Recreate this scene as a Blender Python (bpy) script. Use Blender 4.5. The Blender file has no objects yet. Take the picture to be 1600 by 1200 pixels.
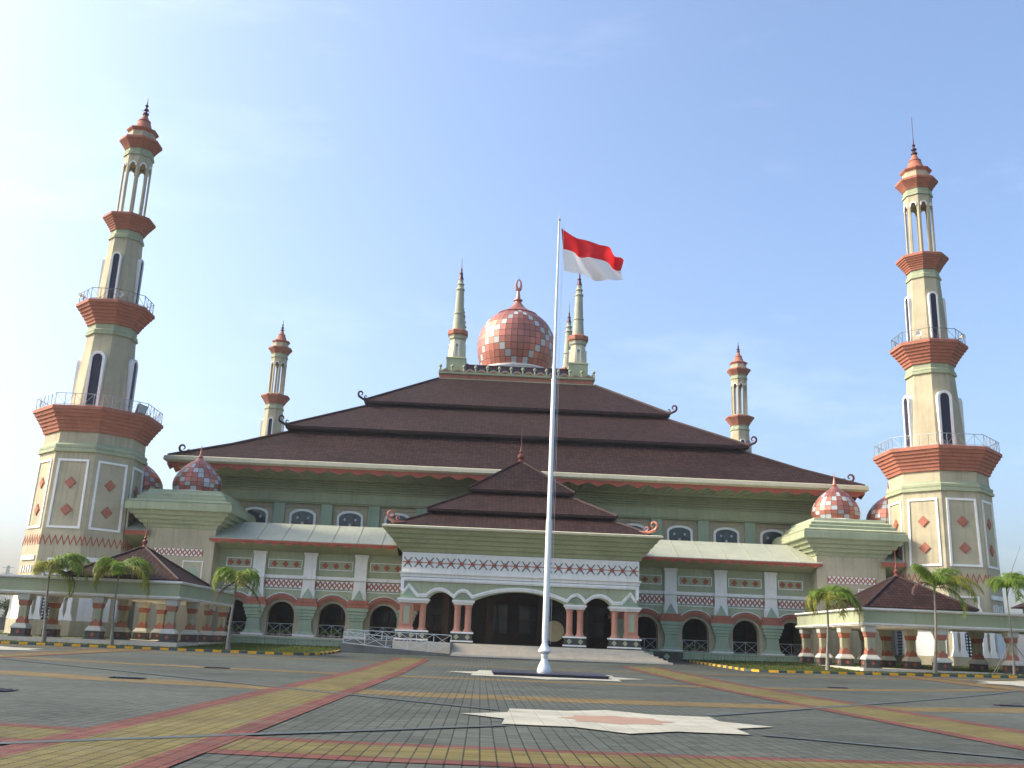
import bpy, math, random
from math import radians as R_, sin, cos, pi
from mathutils import Vector, Matrix
random.seed(7)
S = bpy.context.scene
# ------------------------------------------------------------------ camera, world, sun, exposure
F_PX, PITCH, ROLL, YAW, CAMX, EYE = 1532.345, 0.258944, 0.040756, 0.021172, -3.1945, 1.6
camd = bpy.data.cameras.new("camera"); camo = bpy.data.objects.new("camera", camd); S.collection.objects.link(camo)
camd.sensor_width = 36.0; camd.lens = F_PX / 1600 * 36; camd.clip_start = .1; camd.clip_end = 9000
_f = Vector((sin(YAW)*cos(PITCH), cos(YAW)*cos(PITCH), sin(PITCH)))
_r = Vector((cos(YAW), -sin(YAW), 0)); _u = _r.cross(_f)
_r2 = _r*cos(ROLL) + _u*sin(ROLL); _u2 = -_r*sin(ROLL) + _u*cos(ROLL)
camo.matrix_world = Matrix(((_r2.x, _u2.x, -_f.x, CAMX), (_r2.y, _u2.y, -_f.y, 0), (_r2.z, _u2.z, -_f.z, EYE), (0, 0, 0, 1)))
S.camera = camo
SUN_EL, SUN_AZ = 36.0, 274.0            # azimuth clockwise from +Y (the building is at +Y): 270 = left
sd = Vector((sin(R_(SUN_AZ))*cos(R_(SUN_EL)), cos(R_(SUN_AZ))*cos(R_(SUN_EL)), sin(R_(SUN_EL))))
sund = bpy.data.lights.new("sun", 'SUN'); suno = bpy.data.objects.new("sun", sund); S.collection.objects.link(suno)
sund.energy = 2.0; sund.angle = R_(4.0); sund.color = (1.0, .90, .70)
suno.rotation_euler = (-sd).to_track_quat('-Z', 'Y').to_euler()
W = bpy.data.worlds.new("World"); S.world = W; W.use_nodes = True
wn = W.node_tree.nodes; wl = W.node_tree.links; wn.clear()
sky = wn.new('ShaderNodeTexSky'); sky.sky_type = 'NISHITA'; sky.sun_disc = False
sky.sun_elevation = R_(SUN_EL); sky.sun_rotation = R_(SUN_AZ); sky.air_density = 1.0; sky.dust_density = 5.0; sky.ozone_density = 3.6; sky.altitude = 0
bg = wn.new('ShaderNodeBackground'); bg.inputs['Strength'].default_value = .15
wo = wn.new('ShaderNodeOutputWorld')
# thin high cloud wisps
tc = wn.new('ShaderNodeTexCoord'); mp = wn.new('ShaderNodeMapping'); mp.inputs['Scale'].default_value = (1.2, 3.5, 5.0); mp.inputs['Rotation'].default_value = (0, .5, .3)
nz = wn.new('ShaderNodeTexNoise'); nz.inputs['Scale'].default_value = 2.2; nz.inputs['Detail'].default_value = 7; nz.inputs['Roughness'].default_value = .62
rp = wn.new('ShaderNodeValToRGB'); rp.color_ramp.elements[0].position = .54; rp.color_ramp.elements[0].color = (0, 0, 0, 1); rp.color_ramp.elements[1].position = .85; rp.color_ramp.elements[1].color = (.09, .09, .09, 1)
mx = wn.new('ShaderNodeMixRGB'); mx.inputs['Color2'].default_value = (7.5, 7.8, 8.2, 1)
wl.new(tc.outputs['Generated'], mp.inputs['Vector']); wl.new(mp.outputs['Vector'], nz.inputs['Vector']); wl.new(nz.outputs['Fac'], rp.inputs['Fac'])
wl.new(rp.outputs['Color'], mx.inputs['Fac']); wl.new(sky.outputs['Color'], mx.inputs['Color1']); wl.new(mx.outputs['Color'], bg.inputs['Color']); wl.new(bg.outputs[0], wo.inputs[0])
S.view_settings.view_transform = 'Standard'; S.view_settings.look = 'None'; S.view_settings.gamma = 1; S.view_settings.exposure = 1.18
S.render.engine = 'CYCLES'; S.cycles.max_bounces = 6; S.cycles.transparent_max_bounces = 8; S.cycles.caustics_reflective = False; S.cycles.caustics_refractive = False

# ------------------------------------------------------------------ materials
def mat(name, col, rough=.8, var=.12, scale=.6, bump=0., bscale=30., streak=0., metal=0., spec=.3, trans=None):
    m = bpy.data.materials.new(name); m.use_nodes = True; n = m.node_tree.nodes; l = m.node_tree.links
    b = n['Principled BSDF']; b.inputs['Roughness'].default_value = rough; b.inputs['Metallic'].default_value = metal
    b.inputs['Specular IOR Level'].default_value = spec
    g = n.new('ShaderNodeNewGeometry')
    t = n.new('ShaderNodeTexNoise'); t.inputs['Scale'].default_value = scale; t.inputs['Detail'].default_value = 6; t.inputs['Roughness'].default_value = .65
    l.new(g.outputs['Position'], t.inputs['Vector'])
    mr = n.new('ShaderNodeMapRange'); mr.inputs[1].default_value = .3; mr.inputs[2].default_value = .7; mr.inputs[3].default_value = 1 - var; mr.inputs[4].default_value = 1 + var*.6
    l.new(t.outputs['Fac'], mr.inputs[0])
    mul = n.new('ShaderNodeMixRGB'); mul.blend_type = 'MULTIPLY'; mul.inputs['Fac'].default_value = 1; mul.inputs['Color1'].default_value = (*col, 1)
    l.new(mr.outputs[0], mul.inputs['Color2']); out = mul.outputs['Color']
    if streak:                                   # rain streaks: noise stretched along Z
        mp = n.new('ShaderNodeMapping'); mp.inputs['Scale'].default_value = (3.0, 3.0, .12); l.new(g.outputs['Position'], mp.inputs['Vector'])
        t2 = n.new('ShaderNodeTexNoise'); t2.inputs['Scale'].default_value = 1.; t2.inputs['Detail'].default_value = 5; l.new(mp.outputs[0], t2.inputs['Vector'])
        m2 = n.new('ShaderNodeMapRange'); m2.inputs[1].default_value = .5; m2.inputs[2].default_value = .8; m2.inputs[3].default_value = 1.; m2.inputs[4].default_value = 1 - streak; l.new(t2.outputs['Fac'], m2.inputs[0])
        mm = n.new('ShaderNodeMixRGB'); mm.blend_type = 'MULTIPLY'; mm.inputs['Fac'].default_value = 1; l.new(out, mm.inputs['Color1']); l.new(m2.outputs[0], mm.inputs['Color2']); out = mm.outputs['Color']
    l.new(out, b.inputs['Base Color'])
    if bump:
        t3 = n.new('ShaderNodeTexNoise'); t3.inputs['Scale'].default_value = bscale; t3.inputs['Detail'].default_value = 3; l.new(g.outputs['Position'], t3.inputs['Vector'])
        bp = n.new('ShaderNodeBump'); bp.inputs['Strength'].default_value = bump; bp.inputs['Distance'].default_value = .05; l.new(t3.outputs['Fac'], bp.inputs['Height']); l.new(bp.outputs[0], b.inputs['Normal'])
    if trans:
        tr = n.new('ShaderNodeBsdfTranslucent'); tr.inputs['Color'].default_value = (*trans, 1); ad = n.new('ShaderNodeMixShader'); ad.inputs[0].default_value = .35
        l.new(b.outputs[0], ad.inputs[1]); l.new(tr.outputs[0], ad.inputs[2]); l.new(ad.outputs[0], n['Material Output'].inputs['Surface'])
    return m

def brick_mat(name, cols, mortar, bw, bh, ms=.03, rough=.8, uv=True, bump=.5, var=.25, vscale=.15, smooth=.3, off=.5, spec=.12):
    m = bpy.data.materials.new(name); m.use_nodes = True; n = m.node_tree.nodes; l = m.node_tree.links
    b = n['Principled BSDF']; b.inputs['Roughness'].default_value = rough; b.inputs['Specular IOR Level'].default_value = spec
    if uv: src = n.new('ShaderNodeUVMap').outputs['UV']
    else: src = n.new('ShaderNodeNewGeometry').outputs['Position']
    br = n.new('ShaderNodeTexBrick'); br.inputs['Scale'].default_value = 1; br.inputs['Brick Width'].default_value = bw; br.inputs['Row Height'].default_value = bh
    br.inputs['Mortar Size'].default_value = ms; br.inputs['Mortar Smooth'].default_value = smooth; br.inputs['Color1'].default_value = (*cols[0], 1); br.inputs['Color2'].default_value = (*cols[1], 1); br.inputs['Mortar'].default_value = (*mortar, 1)
    br.offset = off; br.inputs['Bias'].default_value = 0.
    l.new(src, br.inputs['Vector'])
    t = n.new('ShaderNodeTexNoise'); t.inputs['Scale'].default_value = vscale; t.inputs['Detail'].default_value = 9; t.inputs['Roughness'].default_value = .68; t.inputs['Distortion'].default_value = .4; l.new(src, t.inputs['Vector'])
    mr = n.new('ShaderNodeMapRange'); mr.inputs[1].default_value = .32; mr.inputs[2].default_value = .68; mr.inputs[3].default_value = 1 - var; mr.inputs[4].default_value = 1 + var; l.new(t.outputs['Fac'], mr.inputs[0])
    mul = n.new('ShaderNodeMixRGB'); mul.blend_type = 'MULTIPLY'; mul.inputs['Fac'].default_value = 1; l.new(br.outputs['Color'], mul.inputs['Color1']); l.new(mr.outputs[0], mul.inputs['Color2'])
    l.new(mul.outputs[0], b.inputs['Base Color'])
    if not uv:
        mp = n.new('ShaderNodeMapping'); mp.inputs['Scale'].default_value = (.35, 1.4, 1); l.new(src, mp.inputs['Vector'])
        t2 = n.new('ShaderNodeTexNoise'); t2.inputs['Scale'].default_value = .9; t2.inputs['Detail'].default_value = 10; t2.inputs['Roughness'].default_value = .75; l.new(mp.outputs[0], t2.inputs['Vector'])
        m2 = n.new('ShaderNodeMapRange'); m2.inputs[1].default_value = .52; m2.inputs[2].default_value = .74; m2.inputs[3].default_value = 0.; m2.inputs[4].default_value = .62; l.new(t2.outputs['Fac'], m2.inputs[0])
        m3 = n.new('ShaderNodeMixRGB'); l.new(m2.outputs[0], m3.inputs['Fac']); l.new(mul.outputs[0], m3.inputs['Color1']); m3.inputs['Color2'].default_value = (.13, .128, .10, 1); l.new(m3.outputs[0], b.inputs['Base Color'])
    bp = n.new('ShaderNodeBump'); bp.inputs['Strength'].default_value = bump; bp.inputs['Distance'].default_value = .03; bp.invert = True; l.new(br.outputs['Fac'], bp.inputs['Height']); l.new(bp.outputs[0], b.inputs['Normal'])
    return m

def tile_mat(name, col, course=.36, wid=.34, rough=.75):
    """interlocking curved clay tiles: UV u runs along the eave, v up the slope, both in metres"""
    m = bpy.data.materials.new(name); m.use_nodes = True; n = m.node_tree.nodes; l = m.node_tree.links
    b = n['Principled BSDF']; b.inputs['Roughness'].default_value = rough; b.inputs['Specular IOR Level'].default_value = .12
    uvn = n.new('ShaderNodeUVMap').outputs['UV']; sp = n.new('ShaderNodeSeparateXYZ'); l.new(uvn, sp.inputs[0])
    def math_(op, a, bb=None):
        q = n.new('ShaderNodeMath'); q.operation = op
        for i, x in enumerate((a, bb)):
            if x is None: continue
            if isinstance(x, (int, float)): q.inputs[i].default_value = x
            else: l.new(x, q.inputs[i])
        return q.outputs[0]
    v = math_('DIVIDE', sp.outputs['Y'], course); fv = math_('FRACT', v); u = math_('DIVIDE', sp.outputs['X'], wid); fu = math_('FRACT', u)
    # saw tooth per course, rounded roll per tile
    roll = math_('SINE', math_('MULTIPLY', fu, pi)); h = math_('ADD', math_('MULTIPLY', math_('SUBTRACT', 1., fv), 1.0), math_('MULTIPLY', roll, .16))
    bp = n.new('ShaderNodeBump'); bp.inputs['Strength'].default_value = .9; bp.inputs['Distance'].default_value = .07; l.new(h, bp.inputs['Height']); l.new(bp.outputs[0], b.inputs['Normal'])
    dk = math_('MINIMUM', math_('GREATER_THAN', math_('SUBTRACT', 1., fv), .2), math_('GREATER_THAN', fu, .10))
    cell = n.new('ShaderNodeTexWhiteNoise'); cell.noise_dimensions = '2D'; cb = n.new('ShaderNodeCombineXYZ'); l.new(math_('FLOOR', u), cb.inputs[0]); l.new(math_('FLOOR', v), cb.inputs[1]); l.new(cb.outputs[0], cell.inputs['Vector'])
    t = n.new('ShaderNodeTexNoise'); t.inputs['Scale'].default_value = .12; t.inputs['Detail'].default_value = 8; l.new(uvn, t.inputs['Vector'])
    k = math_('MULTIPLY', math_('ADD', math_('MULTIPLY', cell.outputs['Value'], .7), .65), math_('ADD', math_('MULTIPLY', t.outputs['Fac'], 1.1), .45))
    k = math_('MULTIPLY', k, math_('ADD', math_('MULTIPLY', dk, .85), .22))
    mul = n.new('ShaderNodeMixRGB'); mul.blend_type = 'MULTIPLY'; mul.inputs['Fac'].default_value = 1; mul.inputs['Color1'].default_value = (*col, 1); l.new(k, mul.inputs['Color2']); l.new(mul.outputs[0], b.inputs['Base Color'])
    return m

def dome_mat(name, col, rough=.35, metal=.6):
    m = bpy.data.materials.new(name); m.use_nodes = True; n = m.node_tree.nodes; l = m.node_tree.links
    b = n['Principled BSDF']; b.inputs['Roughness'].default_value = rough; b.inputs['Metallic'].default_value = metal
    sp = n.new('ShaderNodeSeparateXYZ'); l.new(n.new('ShaderNodeUVMap').outputs['UV'], sp.inputs[0])
    def edge(o):
        a = n.new('ShaderNodeMath'); a.operation = 'FRACT'; l.new(o, a.inputs[0]); s = n.new('ShaderNodeMath'); s.operation = 'SUBTRACT'; l.new(a.outputs[0], s.inputs[0]); s.inputs[1].default_value = .5
        q = n.new('ShaderNodeMath'); q.operation = 'ABSOLUTE'; l.new(s.outputs[0], q.inputs[0]); return q.outputs[0]
    mxm = n.new('ShaderNodeMath'); mxm.operation = 'MAXIMUM'; l.new(edge(sp.outputs['X']), mxm.inputs[0]); l.new(edge(sp.outputs['Y']), mxm.inputs[1])
    g = n.new('ShaderNodeMath'); g.operation = 'GREATER_THAN'; g.inputs[1].default_value = .462; l.new(mxm.outputs[0], g.inputs[0])
    wnz = n.new('ShaderNodeTexWhiteNoise'); wnz.noise_dimensions = '2D'; fl = n.new('ShaderNodeVectorMath'); fl.operation = 'FLOOR'; l.new(n.new('ShaderNodeUVMap').outputs['UV'], fl.inputs[0]); l.new(fl.outputs[0], wnz.inputs['Vector'])
    mr = n.new('ShaderNodeMapRange'); mr.inputs[3].default_value = .78; mr.inputs[4].default_value = 1.15; l.new(wnz.outputs['Value'], mr.inputs[0])
    mul = n.new('ShaderNodeMixRGB'); mul.blend_type = 'MULTIPLY'; mul.inputs['Fac'].default_value = 1; mul.inputs['Color1'].default_value = (*col, 1); l.new(mr.outputs[0], mul.inputs['Color2'])
    mx = n.new('ShaderNodeMixRGB'); l.new(g.outputs[0], mx.inputs['Fac']); l.new(mul.outputs[0], mx.inputs['Color1']); mx.inputs['Color2'].default_value = (.06, .03, .03, 1); l.new(mx.outputs[0], b.inputs['Base Color'])
    bp = n.new('ShaderNodeBump'); bp.invert = True; bp.inputs['Strength'].default_value = .5; bp.inputs['Distance'].default_value = .03; l.new(g.outputs[0], bp.inputs['Height']); l.new(bp.outputs[0], b.inputs['Normal'])
    return m

M = {}
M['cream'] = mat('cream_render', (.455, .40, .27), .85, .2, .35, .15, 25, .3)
M['cream_pale'] = mat('pale_cream_render', (.60, .55, .38), .85, .10, .6, .1, 25, .10)  # paler cream paint of the fascias and spire towers
M['green'] = mat('sage_green_render', (.37, .40, .255), .8, .14, .5, .12, 25, .18)
M['green2'] = mat('bluish_green_render', (.32, .40, .275), .75, .14, .6, .12, 25, .2)
M['palegreen'] = mat('pale_green_render', (.36, .385, .25), .8, .12, .7, .1, 25, .15)
M['olive'] = mat('olive_render', (.36, .38, .21), .8, .14, .5, .1, 25, .12)
M['salmon'] = mat('salmon_render', (.40, .15, .095), .8, .16, .8, .15, 25, .2)
M['canopy'] = mat('weathered_canopy_sheet', (.40, .41, .31), .7, .12, .5, .05, 20, .15)
M['colsalmon'] = mat('salmon_column_paint', (.52, .25, .17), .75, .12, 1, .1, 25, .1)
M['spirecream'] = mat('greenish_cream_render', (.42, .42, .31), .8, .12, .7, .1, 25, .15)
M['finialred'] = mat('dark_red_glazed_finial', (.20, .055, .045), .45, .15, 2)
M['palecap'] = mat('dusty_pale_render', (.56, .54, .46), .8, .14, .8, .05, 20, .2)
M['red'] = mat('brick_red_paint', (.40, .105, .065), .8, .15, .8, .1, 25, .1)
M['white'] = mat('white_paint', (.82, .81, .76), .7, .08, .8, .05, 20, .14)
M['greywhite'] = mat('pale_grey_render', (.80, .78, .71), .75, .10, .7, .05, 20, .16)
M['bronze'] = mat('dark_purplish_metal', (.09, .05, .07), .45, .2, 3, 0, 20, 0, .5)
M['copper'] = mat('copper_metal', (.50, .20, .15), .4, .2, 3, 0, 20, 0, .6)
M['steel'] = mat('galvanised_rail', (.42, .45, .42), .5, .15, 5, 0, 20, 0, .3)
M['steel_w'] = mat('white_painted_rail', (.68, .70, .68), .5, .15, 5)
M['railg'] = mat('grey_green_rail', (.16, .18, .17), .5, .15, 5)
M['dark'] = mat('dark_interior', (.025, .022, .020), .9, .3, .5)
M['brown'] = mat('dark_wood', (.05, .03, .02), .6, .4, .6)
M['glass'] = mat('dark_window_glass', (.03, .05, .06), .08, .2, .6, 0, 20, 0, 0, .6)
M['bluedoor'] = mat('dark_blue_door', (.022, .022, .045), .4, .3, 1)
M['tile'] = tile_mat('maroon_roof_tiles', (.034, .0165, .0145), .42, .40)
M['tile2'] = tile_mat('maroon_roof_tiles_small', (.038, .018, .015), .40, .36)
M['ridge'] = mat('ridge_tiles', (.045, .023, .021), .7, .3, 2, .3, 8)
M['copper_panel'] = dome_mat('copper_dome_panels', (.42, .155, .11), .45, .6)
M['silver_panel'] = dome_mat('silver_dome_panels', (.42, .44, .43), .6, .2)
M['stone'] = mat('dark_pedestal_stone', (.075, .07, .06), .7, .3, 2, .2, 20)
M['steps'] = mat('beige_granite_steps', (.60, .53, .41), .6, .12, 1.5, .1, 40, .1)
M['granite'] = mat('dark_granite', (.045, .045, .075), .35, .3, 6, .05, 60)
M['kerb_y'] = mat('yellow_kerb_paint', (.72, .36, .02), .75, .25, 3, .2, 30)
M['kerb_k'] = mat('black_kerb_paint', (.06, .09, .08), .75, .3, 3, .2, 30)
M['concrete'] = mat('weathered_concrete', (.16, .16, .14), .9, .3, .8, .2, 15, .2)
M['lawn'] = mat('lawn_ground', (.065, .075, .02), .95, .45, .7, .5, 12)
M['grass'] = mat('grass_blades', (.085, .11, .025), .8, .4, .9, trans=(.10, .14, .02))
M['frond'] = mat('palm_frond', (.13, .21, .025), .55, .45, 1.2, trans=(.30, .42, .04))
M['frond_y'] = mat('yellowing_frond', (.24, .24, .035), .6, .4, 1.2, trans=(.36, .38, .05))
M['frond_d'] = mat('dry_frond', (.12, .065, .045), .8, .4, 2)
M['trunk'] = mat('palm_trunk', (.23, .21, .17), .9, .35, 3, .4, 12)
M['bark'] = mat('bark', (.12, .09, .06), .9, .35, 3, .4, 12)
M['leaf'] = mat('leaves', (.05, .085, .02), .7, .5, .5, trans=(.08, .14, .02))
M['leaf_d'] = mat('dark_leaves', (.03, .055, .025), .7, .5, .5, trans=(.05, .09, .02))
M['drumskin'] = mat('drum_skin', (.62, .50, .27), .7, .12, 2)
M['polewhite'] = mat('white_pole_paint', (.72, .74, .72), .35, .06, 2, spec=.5)
M['redcloth'] = mat('red_cloth', (.62, .02, .03), .7, .08, 3, trans=(.75, .03, .03))
M['whitecloth'] = mat('white_cloth', (.80, .80, .80), .7, .05, 3, trans=(.8, .8, .8))
M['pave'] = brick_mat('grey_block_paving', ((.062, .070, .060), (.105, .114, .098)), (.022, .024, .020), .24, .12, .012, .75, False, .35, .34, .10, .2, 0.0, .08)
M['pave_y'] = brick_mat('ochre_block_paving', ((.12, .10, .032), (.18, .148, .055)), (.03, .026, .014), .24, .12, .013, .8, False, .35, .26, .35, .2, 0.0)
M['pave_r'] = brick_mat('red_block_paving', ((.12, .046, .036), (.18, .068, .052)), (.04, .02, .018), .24, .12, .013, .8, False, .35, .26, .5, .2, 0.0)
M['pave_o'] = brick_mat('orange_block_paving', ((.135, .10, .042), (.19, .135, .06)), (.05, .04, .025), .24, .12, .013, .8, False, .35, .24, .5, .2, 0.0)
M['pave_star'] = brick_mat('pale_stone_slabs', ((.33, .32, .26), (.37, .36, .29)), (.22, .21, .17), .6, .6, .008, .7, False, .1, .16, .8, .2, 0.0)
M['pave_pink'] = mat('pink_terrazzo', (.30, .19, .13), .6, .14, .9, .05, 40)
M['drain'] = mat('smooth_dark_channel', (.062, .075, .07), .6, .25, 2, .1, 20)
M['slot'] = mat('drain_grate', (.02, .02, .035), .5, .2, 5)
M['earth'] = mat('far_ground', (.07, .09, .035), .95, .4, .02)
M['roofred'] = mat('far_red_roof', (.22, .06, .05), .8, .2, .5)

# ------------------------------------------------------------------ mesh builder
class MB:
    def __init__(s): s.v = []; s.f = []; s.m = []; s.uv = []; s.sm = []; s.T = None; s.flat = False
    def face(s, pts, m=0, uv=None, smooth=False):
        b = len(s.v)
        for p in pts:
            p = tuple(p); s.v.append(s.T(p) if s.T else p)
        s.f.append(tuple(range(b, b + len(pts)))); s.m.append(m); s.uv.append(uv); s.sm.append(smooth)
    def box(s, x0, x1, y0, y1, z0, z1, m=0):
        a = [(x0, y0, z0), (x1, y0, z0), (x1, y1, z0), (x0, y1, z0), (x0, y0, z1), (x1, y0, z1), (x1, y1, z1), (x0, y1, z1)]
        for q in ((3, 2, 1, 0), (4, 5, 6, 7), (0, 1, 5, 4), (1, 2, 6, 5), (2, 3, 7, 6), (3, 0, 4, 7)): s.face([a[i] for i in q], m)
    def rects(s, cx, cy, prof, m=0, cap=(True, True), ms=None):
        """stack of rectangles (hx, hy, z)"""
        for i in range(len(prof) - 1):
            (a, b, z), (c, d, w) = prof[i], prof[i + 1]; k = ms[i] if ms else m
            P = [(-a, -b, z), (a, -b, z), (a, b, z), (-a, b, z)]; Q = [(-c, -d, w), (c, -d, w), (c, d, w), (-c, d, w)]
            for j in range(4):
                t = (j + 1) % 4; s.face([(cx + x, cy + y, zz) for x, y, zz in (P[j], P[t], Q[t], Q[j])], k)
        for e, (a, b, z) in ((0, prof[0]), (1, prof[-1])):
            if cap[e]: s.face([(cx - a, cy - b, z), (cx + a, cy - b, z), (cx + a, cy + b, z), (cx - a, cy + b, z)], (ms[0] if e == 0 else ms[-1]) if ms else m)
    def lathe(s, cx, cy, prof, n=16, m=0, smooth=True, rot=0., cap=(True, True), ms=None):
        ring = lambda r, z: [(cx + r*cos(rot + 2*pi*k/n), cy + r*sin(rot + 2*pi*k/n), z) for k in range(n)]
        for i in range(len(prof) - 1):
            A, B = ring(*prof[i]), ring(*prof[i + 1]); k_ = ms[i] if ms else m
            for k in range(n):
                t = (k + 1) % n; s.face([A[k], A[t], B[t], B[k]], k_, None, smooth)
        if cap[0] and prof[0][0] > .001: s.face(ring(*prof[0])[::-1], ms[0] if ms else m)
        if cap[1] and prof[-1][0] > .001: s.face(ring(*prof[-1]), ms[-1] if ms else m)
    def prism(s, pts, y0, y1, m=0, mside=None):
        """polygon in XZ extruded between y0 (front) and y1"""
        s.face([(x, y0, z) for x, z in pts], m); s.face([(x, y1, z) for x, z in pts][::-1], m)
        for i in range(len(pts)):
            a, b = pts[i], pts[(i + 1) % len(pts)]; s.face([(a[0], y0, a[1]), (a[0], y1, a[1]), (b[0], y1, b[1]), (b[0], y0, b[1])], m if mside is None else mside)
    def ribbon(s, pts, w, y0, y1, m=0, closed=False):
        """strip of width w (inward = below the line) following pts in XZ, extruded"""
        N = len(pts); off = []
        for i in range(N):
            a = Vector(pts[i - 1] if (i > 0 or closed) else pts[i]); b = Vector(pts[(i + 1) % N] if (i < N - 1 or closed) else pts[i]); c = Vector(pts[i])
            d1 = (c - a); d2 = (b - c)
            if d1.length < 1e-6: d1 = d2
            if d2.length < 1e-6: d2 = d1
            d1.normalize(); d2.normalize(); n1 = Vector((d1.y, -d1.x)); n2 = Vector((d2.y, -d2.x)); nn = (n1 + n2); nn.normalize(); k = 1 / max(.45, nn.dot(n1)); off.append((c + nn*w*k))
        for i in range(N if closed else N - 1):
            j = (i + 1) % N; s.prism([tuple(pts[i]), tuple(pts[j]), tuple(off[j]), tuple(off[i])], y0, y1, m)
    def bar(s, a, b, r, m=0, n=4, r2=None, smooth=False):
        a, b = Vector(a), Vector(b); d = b - a
        if d.length < 1e-6: return
        d.normalize(); u = d.cross(Vector((0, 0, 1)) if abs(d.z) < .9 else Vector((1, 0, 0))); u.normalize(); w = d.cross(u); r2 = r if r2 is None else r2
        A = [a + (u*cos(2*pi*k/n + pi/4) + w*sin(2*pi*k/n + pi/4))*r for k in range(n)]; B = [b + (u*cos(2*pi*k/n + pi/4) + w*sin(2*pi*k/n + pi/4))*r2 for k in range(n)]
        for k in range(n):
            t = (k + 1) % n; s.face([A[k], A[t], B[t], B[k]], m, None, smooth)
        s.face(A[::-1], m); s.face(B, m)
    def tube(s, pts, rad, m=0, n=8):
        pts = [Vector(p) for p in pts]; rings = []
        for i, p in enumerate(pts):
            d = (pts[min(i + 1, len(pts) - 1)] - pts[max(i - 1, 0)]).normalized(); u = d.cross(Vector((0.13, 0.97, .2))); u.normalize(); w = d.cross(u); r = rad[i] if isinstance(rad, (list, tuple)) else rad
            rings.append([p + (u*cos(2*pi*k/n) + w*sin(2*pi*k/n))*r for k in range(n)])
        for i in range(len(rings) - 1):
            for k in range(n):
                t = (k + 1) % n; s.face([rings[i][k], rings[i][t], rings[i + 1][t], rings[i + 1][k]], m, None, True)
        s.face(rings[0][::-1], m); s.face(rings[-1], m)
    def build(s, name, mats, parent=None, loc=None):
        me = bpy.data.meshes.new(name); me.from_pydata(s.v, [], s.f)
        if not isinstance(mats, (list, tuple)): mats = [mats]
        for q in mats: me.materials.append(M[q] if isinstance(q, str) else q)
        me.polygons.foreach_set('material_index', s.m); me.polygons.foreach_set('use_smooth', s.sm)
        if any(u is not None for u in s.uv):
            L = me.uv_layers.new(name='UVMap'); k = 0; dat = [0.]*(len(me.loops)*2)
            for p, u in zip(s.f, s.uv):
                for j in range(len(p)):
                    if u is not None: dat[2*(k + j)], dat[2*(k + j) + 1] = u[j]
                k += len(p)
            L.data.foreach_set('uv', dat)
        me.update()
        import bmesh
        bm = bmesh.new(); bm.from_mesh(me); bmesh.ops.remove_doubles(bm, verts=bm.verts, dist=1e-4)
        if not s.flat: bmesh.ops.recalc_face_normals(bm, faces=bm.faces)
        for e in bm.edges:
            if len(e.link_faces) == 2 and e.calc_face_angle(0) > .6: e.smooth = False
        bm.to_mesh(me); bm.free()
        o = bpy.data.objects.new(name, me); S.collection.objects.link(o)
        if parent is not None: o.parent = parent
        if loc is not None: o.location = loc
        return o

def tag(o, label, cat, group=None):
    o['label'] = label; o['category'] = cat
    if group: o['group'] = group
    return o
def struct(o, kind='structure'): o['kind'] = kind; return o
def empty(name, loc=(0, 0, 0), rz=0.):
    o = bpy.data.objects.new(name, None); S.collection.objects.link(o); o.location = loc; o.rotation_euler = (0, 0, rz); o.empty_display_size = .5; return o
CH = {}
def children(o): return [c for c in S.collection.objects if c.parent is o]
def copy_tree(o, parent=None):
    kids = children(o); c = o.copy(); S.collection.objects.link(c)
    if parent is not None: c.parent = parent
    for k in kids: copy_tree(k, c)
    return c
def copy_part(o, parent, loc):
    c = o.copy(); S.collection.objects.link(c); c.parent = parent; c.location = loc
    for k in children(o): copy_part(k, c, k.location.copy())
    return c

# ------------------------------------------------------------------ ground relief
def lerp(x, xs, ys):
    if x <= xs[0]: return ys[0]
    for i in range(len(xs) - 1):
        if x <= xs[i + 1]: return ys[i] + (ys[i + 1] - ys[i])*(x - xs[i])/(xs[i + 1] - xs[i])
    return ys[-1]
def zg(x, y):
    return lerp(y, [50, 73, 82, 92], [0, .2, .42, .6]) + .5*(max(0., min(x, 60.) - 3)/36)**1.4*(max(0., min(y, 75.))/73)**2
def grid(xs, ys, m, name, off=0., inside=None):
    b = MB()
    for j in range(len(ys) - 1):
        for i in range(len(xs) - 1):
            x0, x1, y0, y1 = xs[i], xs[i + 1], ys[j], ys[j + 1]
            if inside and not inside((x0 + x1)/2, (y0 + y1)/2): continue
            b.face([(x0, y0, zg(x0, y0) + off), (x1, y0, zg(x1, y0) + off), (x1, y1, zg(x1, y1) + off), (x0, y1, zg(x0, y1) + off)])
    return struct(b.build(name, m))
fr = lambda a, b, n: [a + (b - a)*i/n for i in range(n + 1)]
xs = fr(-120, -60, 6)[:-1] + fr(-60, 60, 60) + fr(60, 120, 6)[1:]; ys = fr(-20, 50, 14)[:-1] + fr(50, 96, 46) + [110, 130, 180]
grid(xs, ys, 'pave', 'plaza')
b = MB(); b.face([(-4000, -600, -.25), (4000, -600, -.25), (4000, 7000, -.25), (-4000, 7000, -.25)]); struct(b.build('ground', 'earth'))

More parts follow.
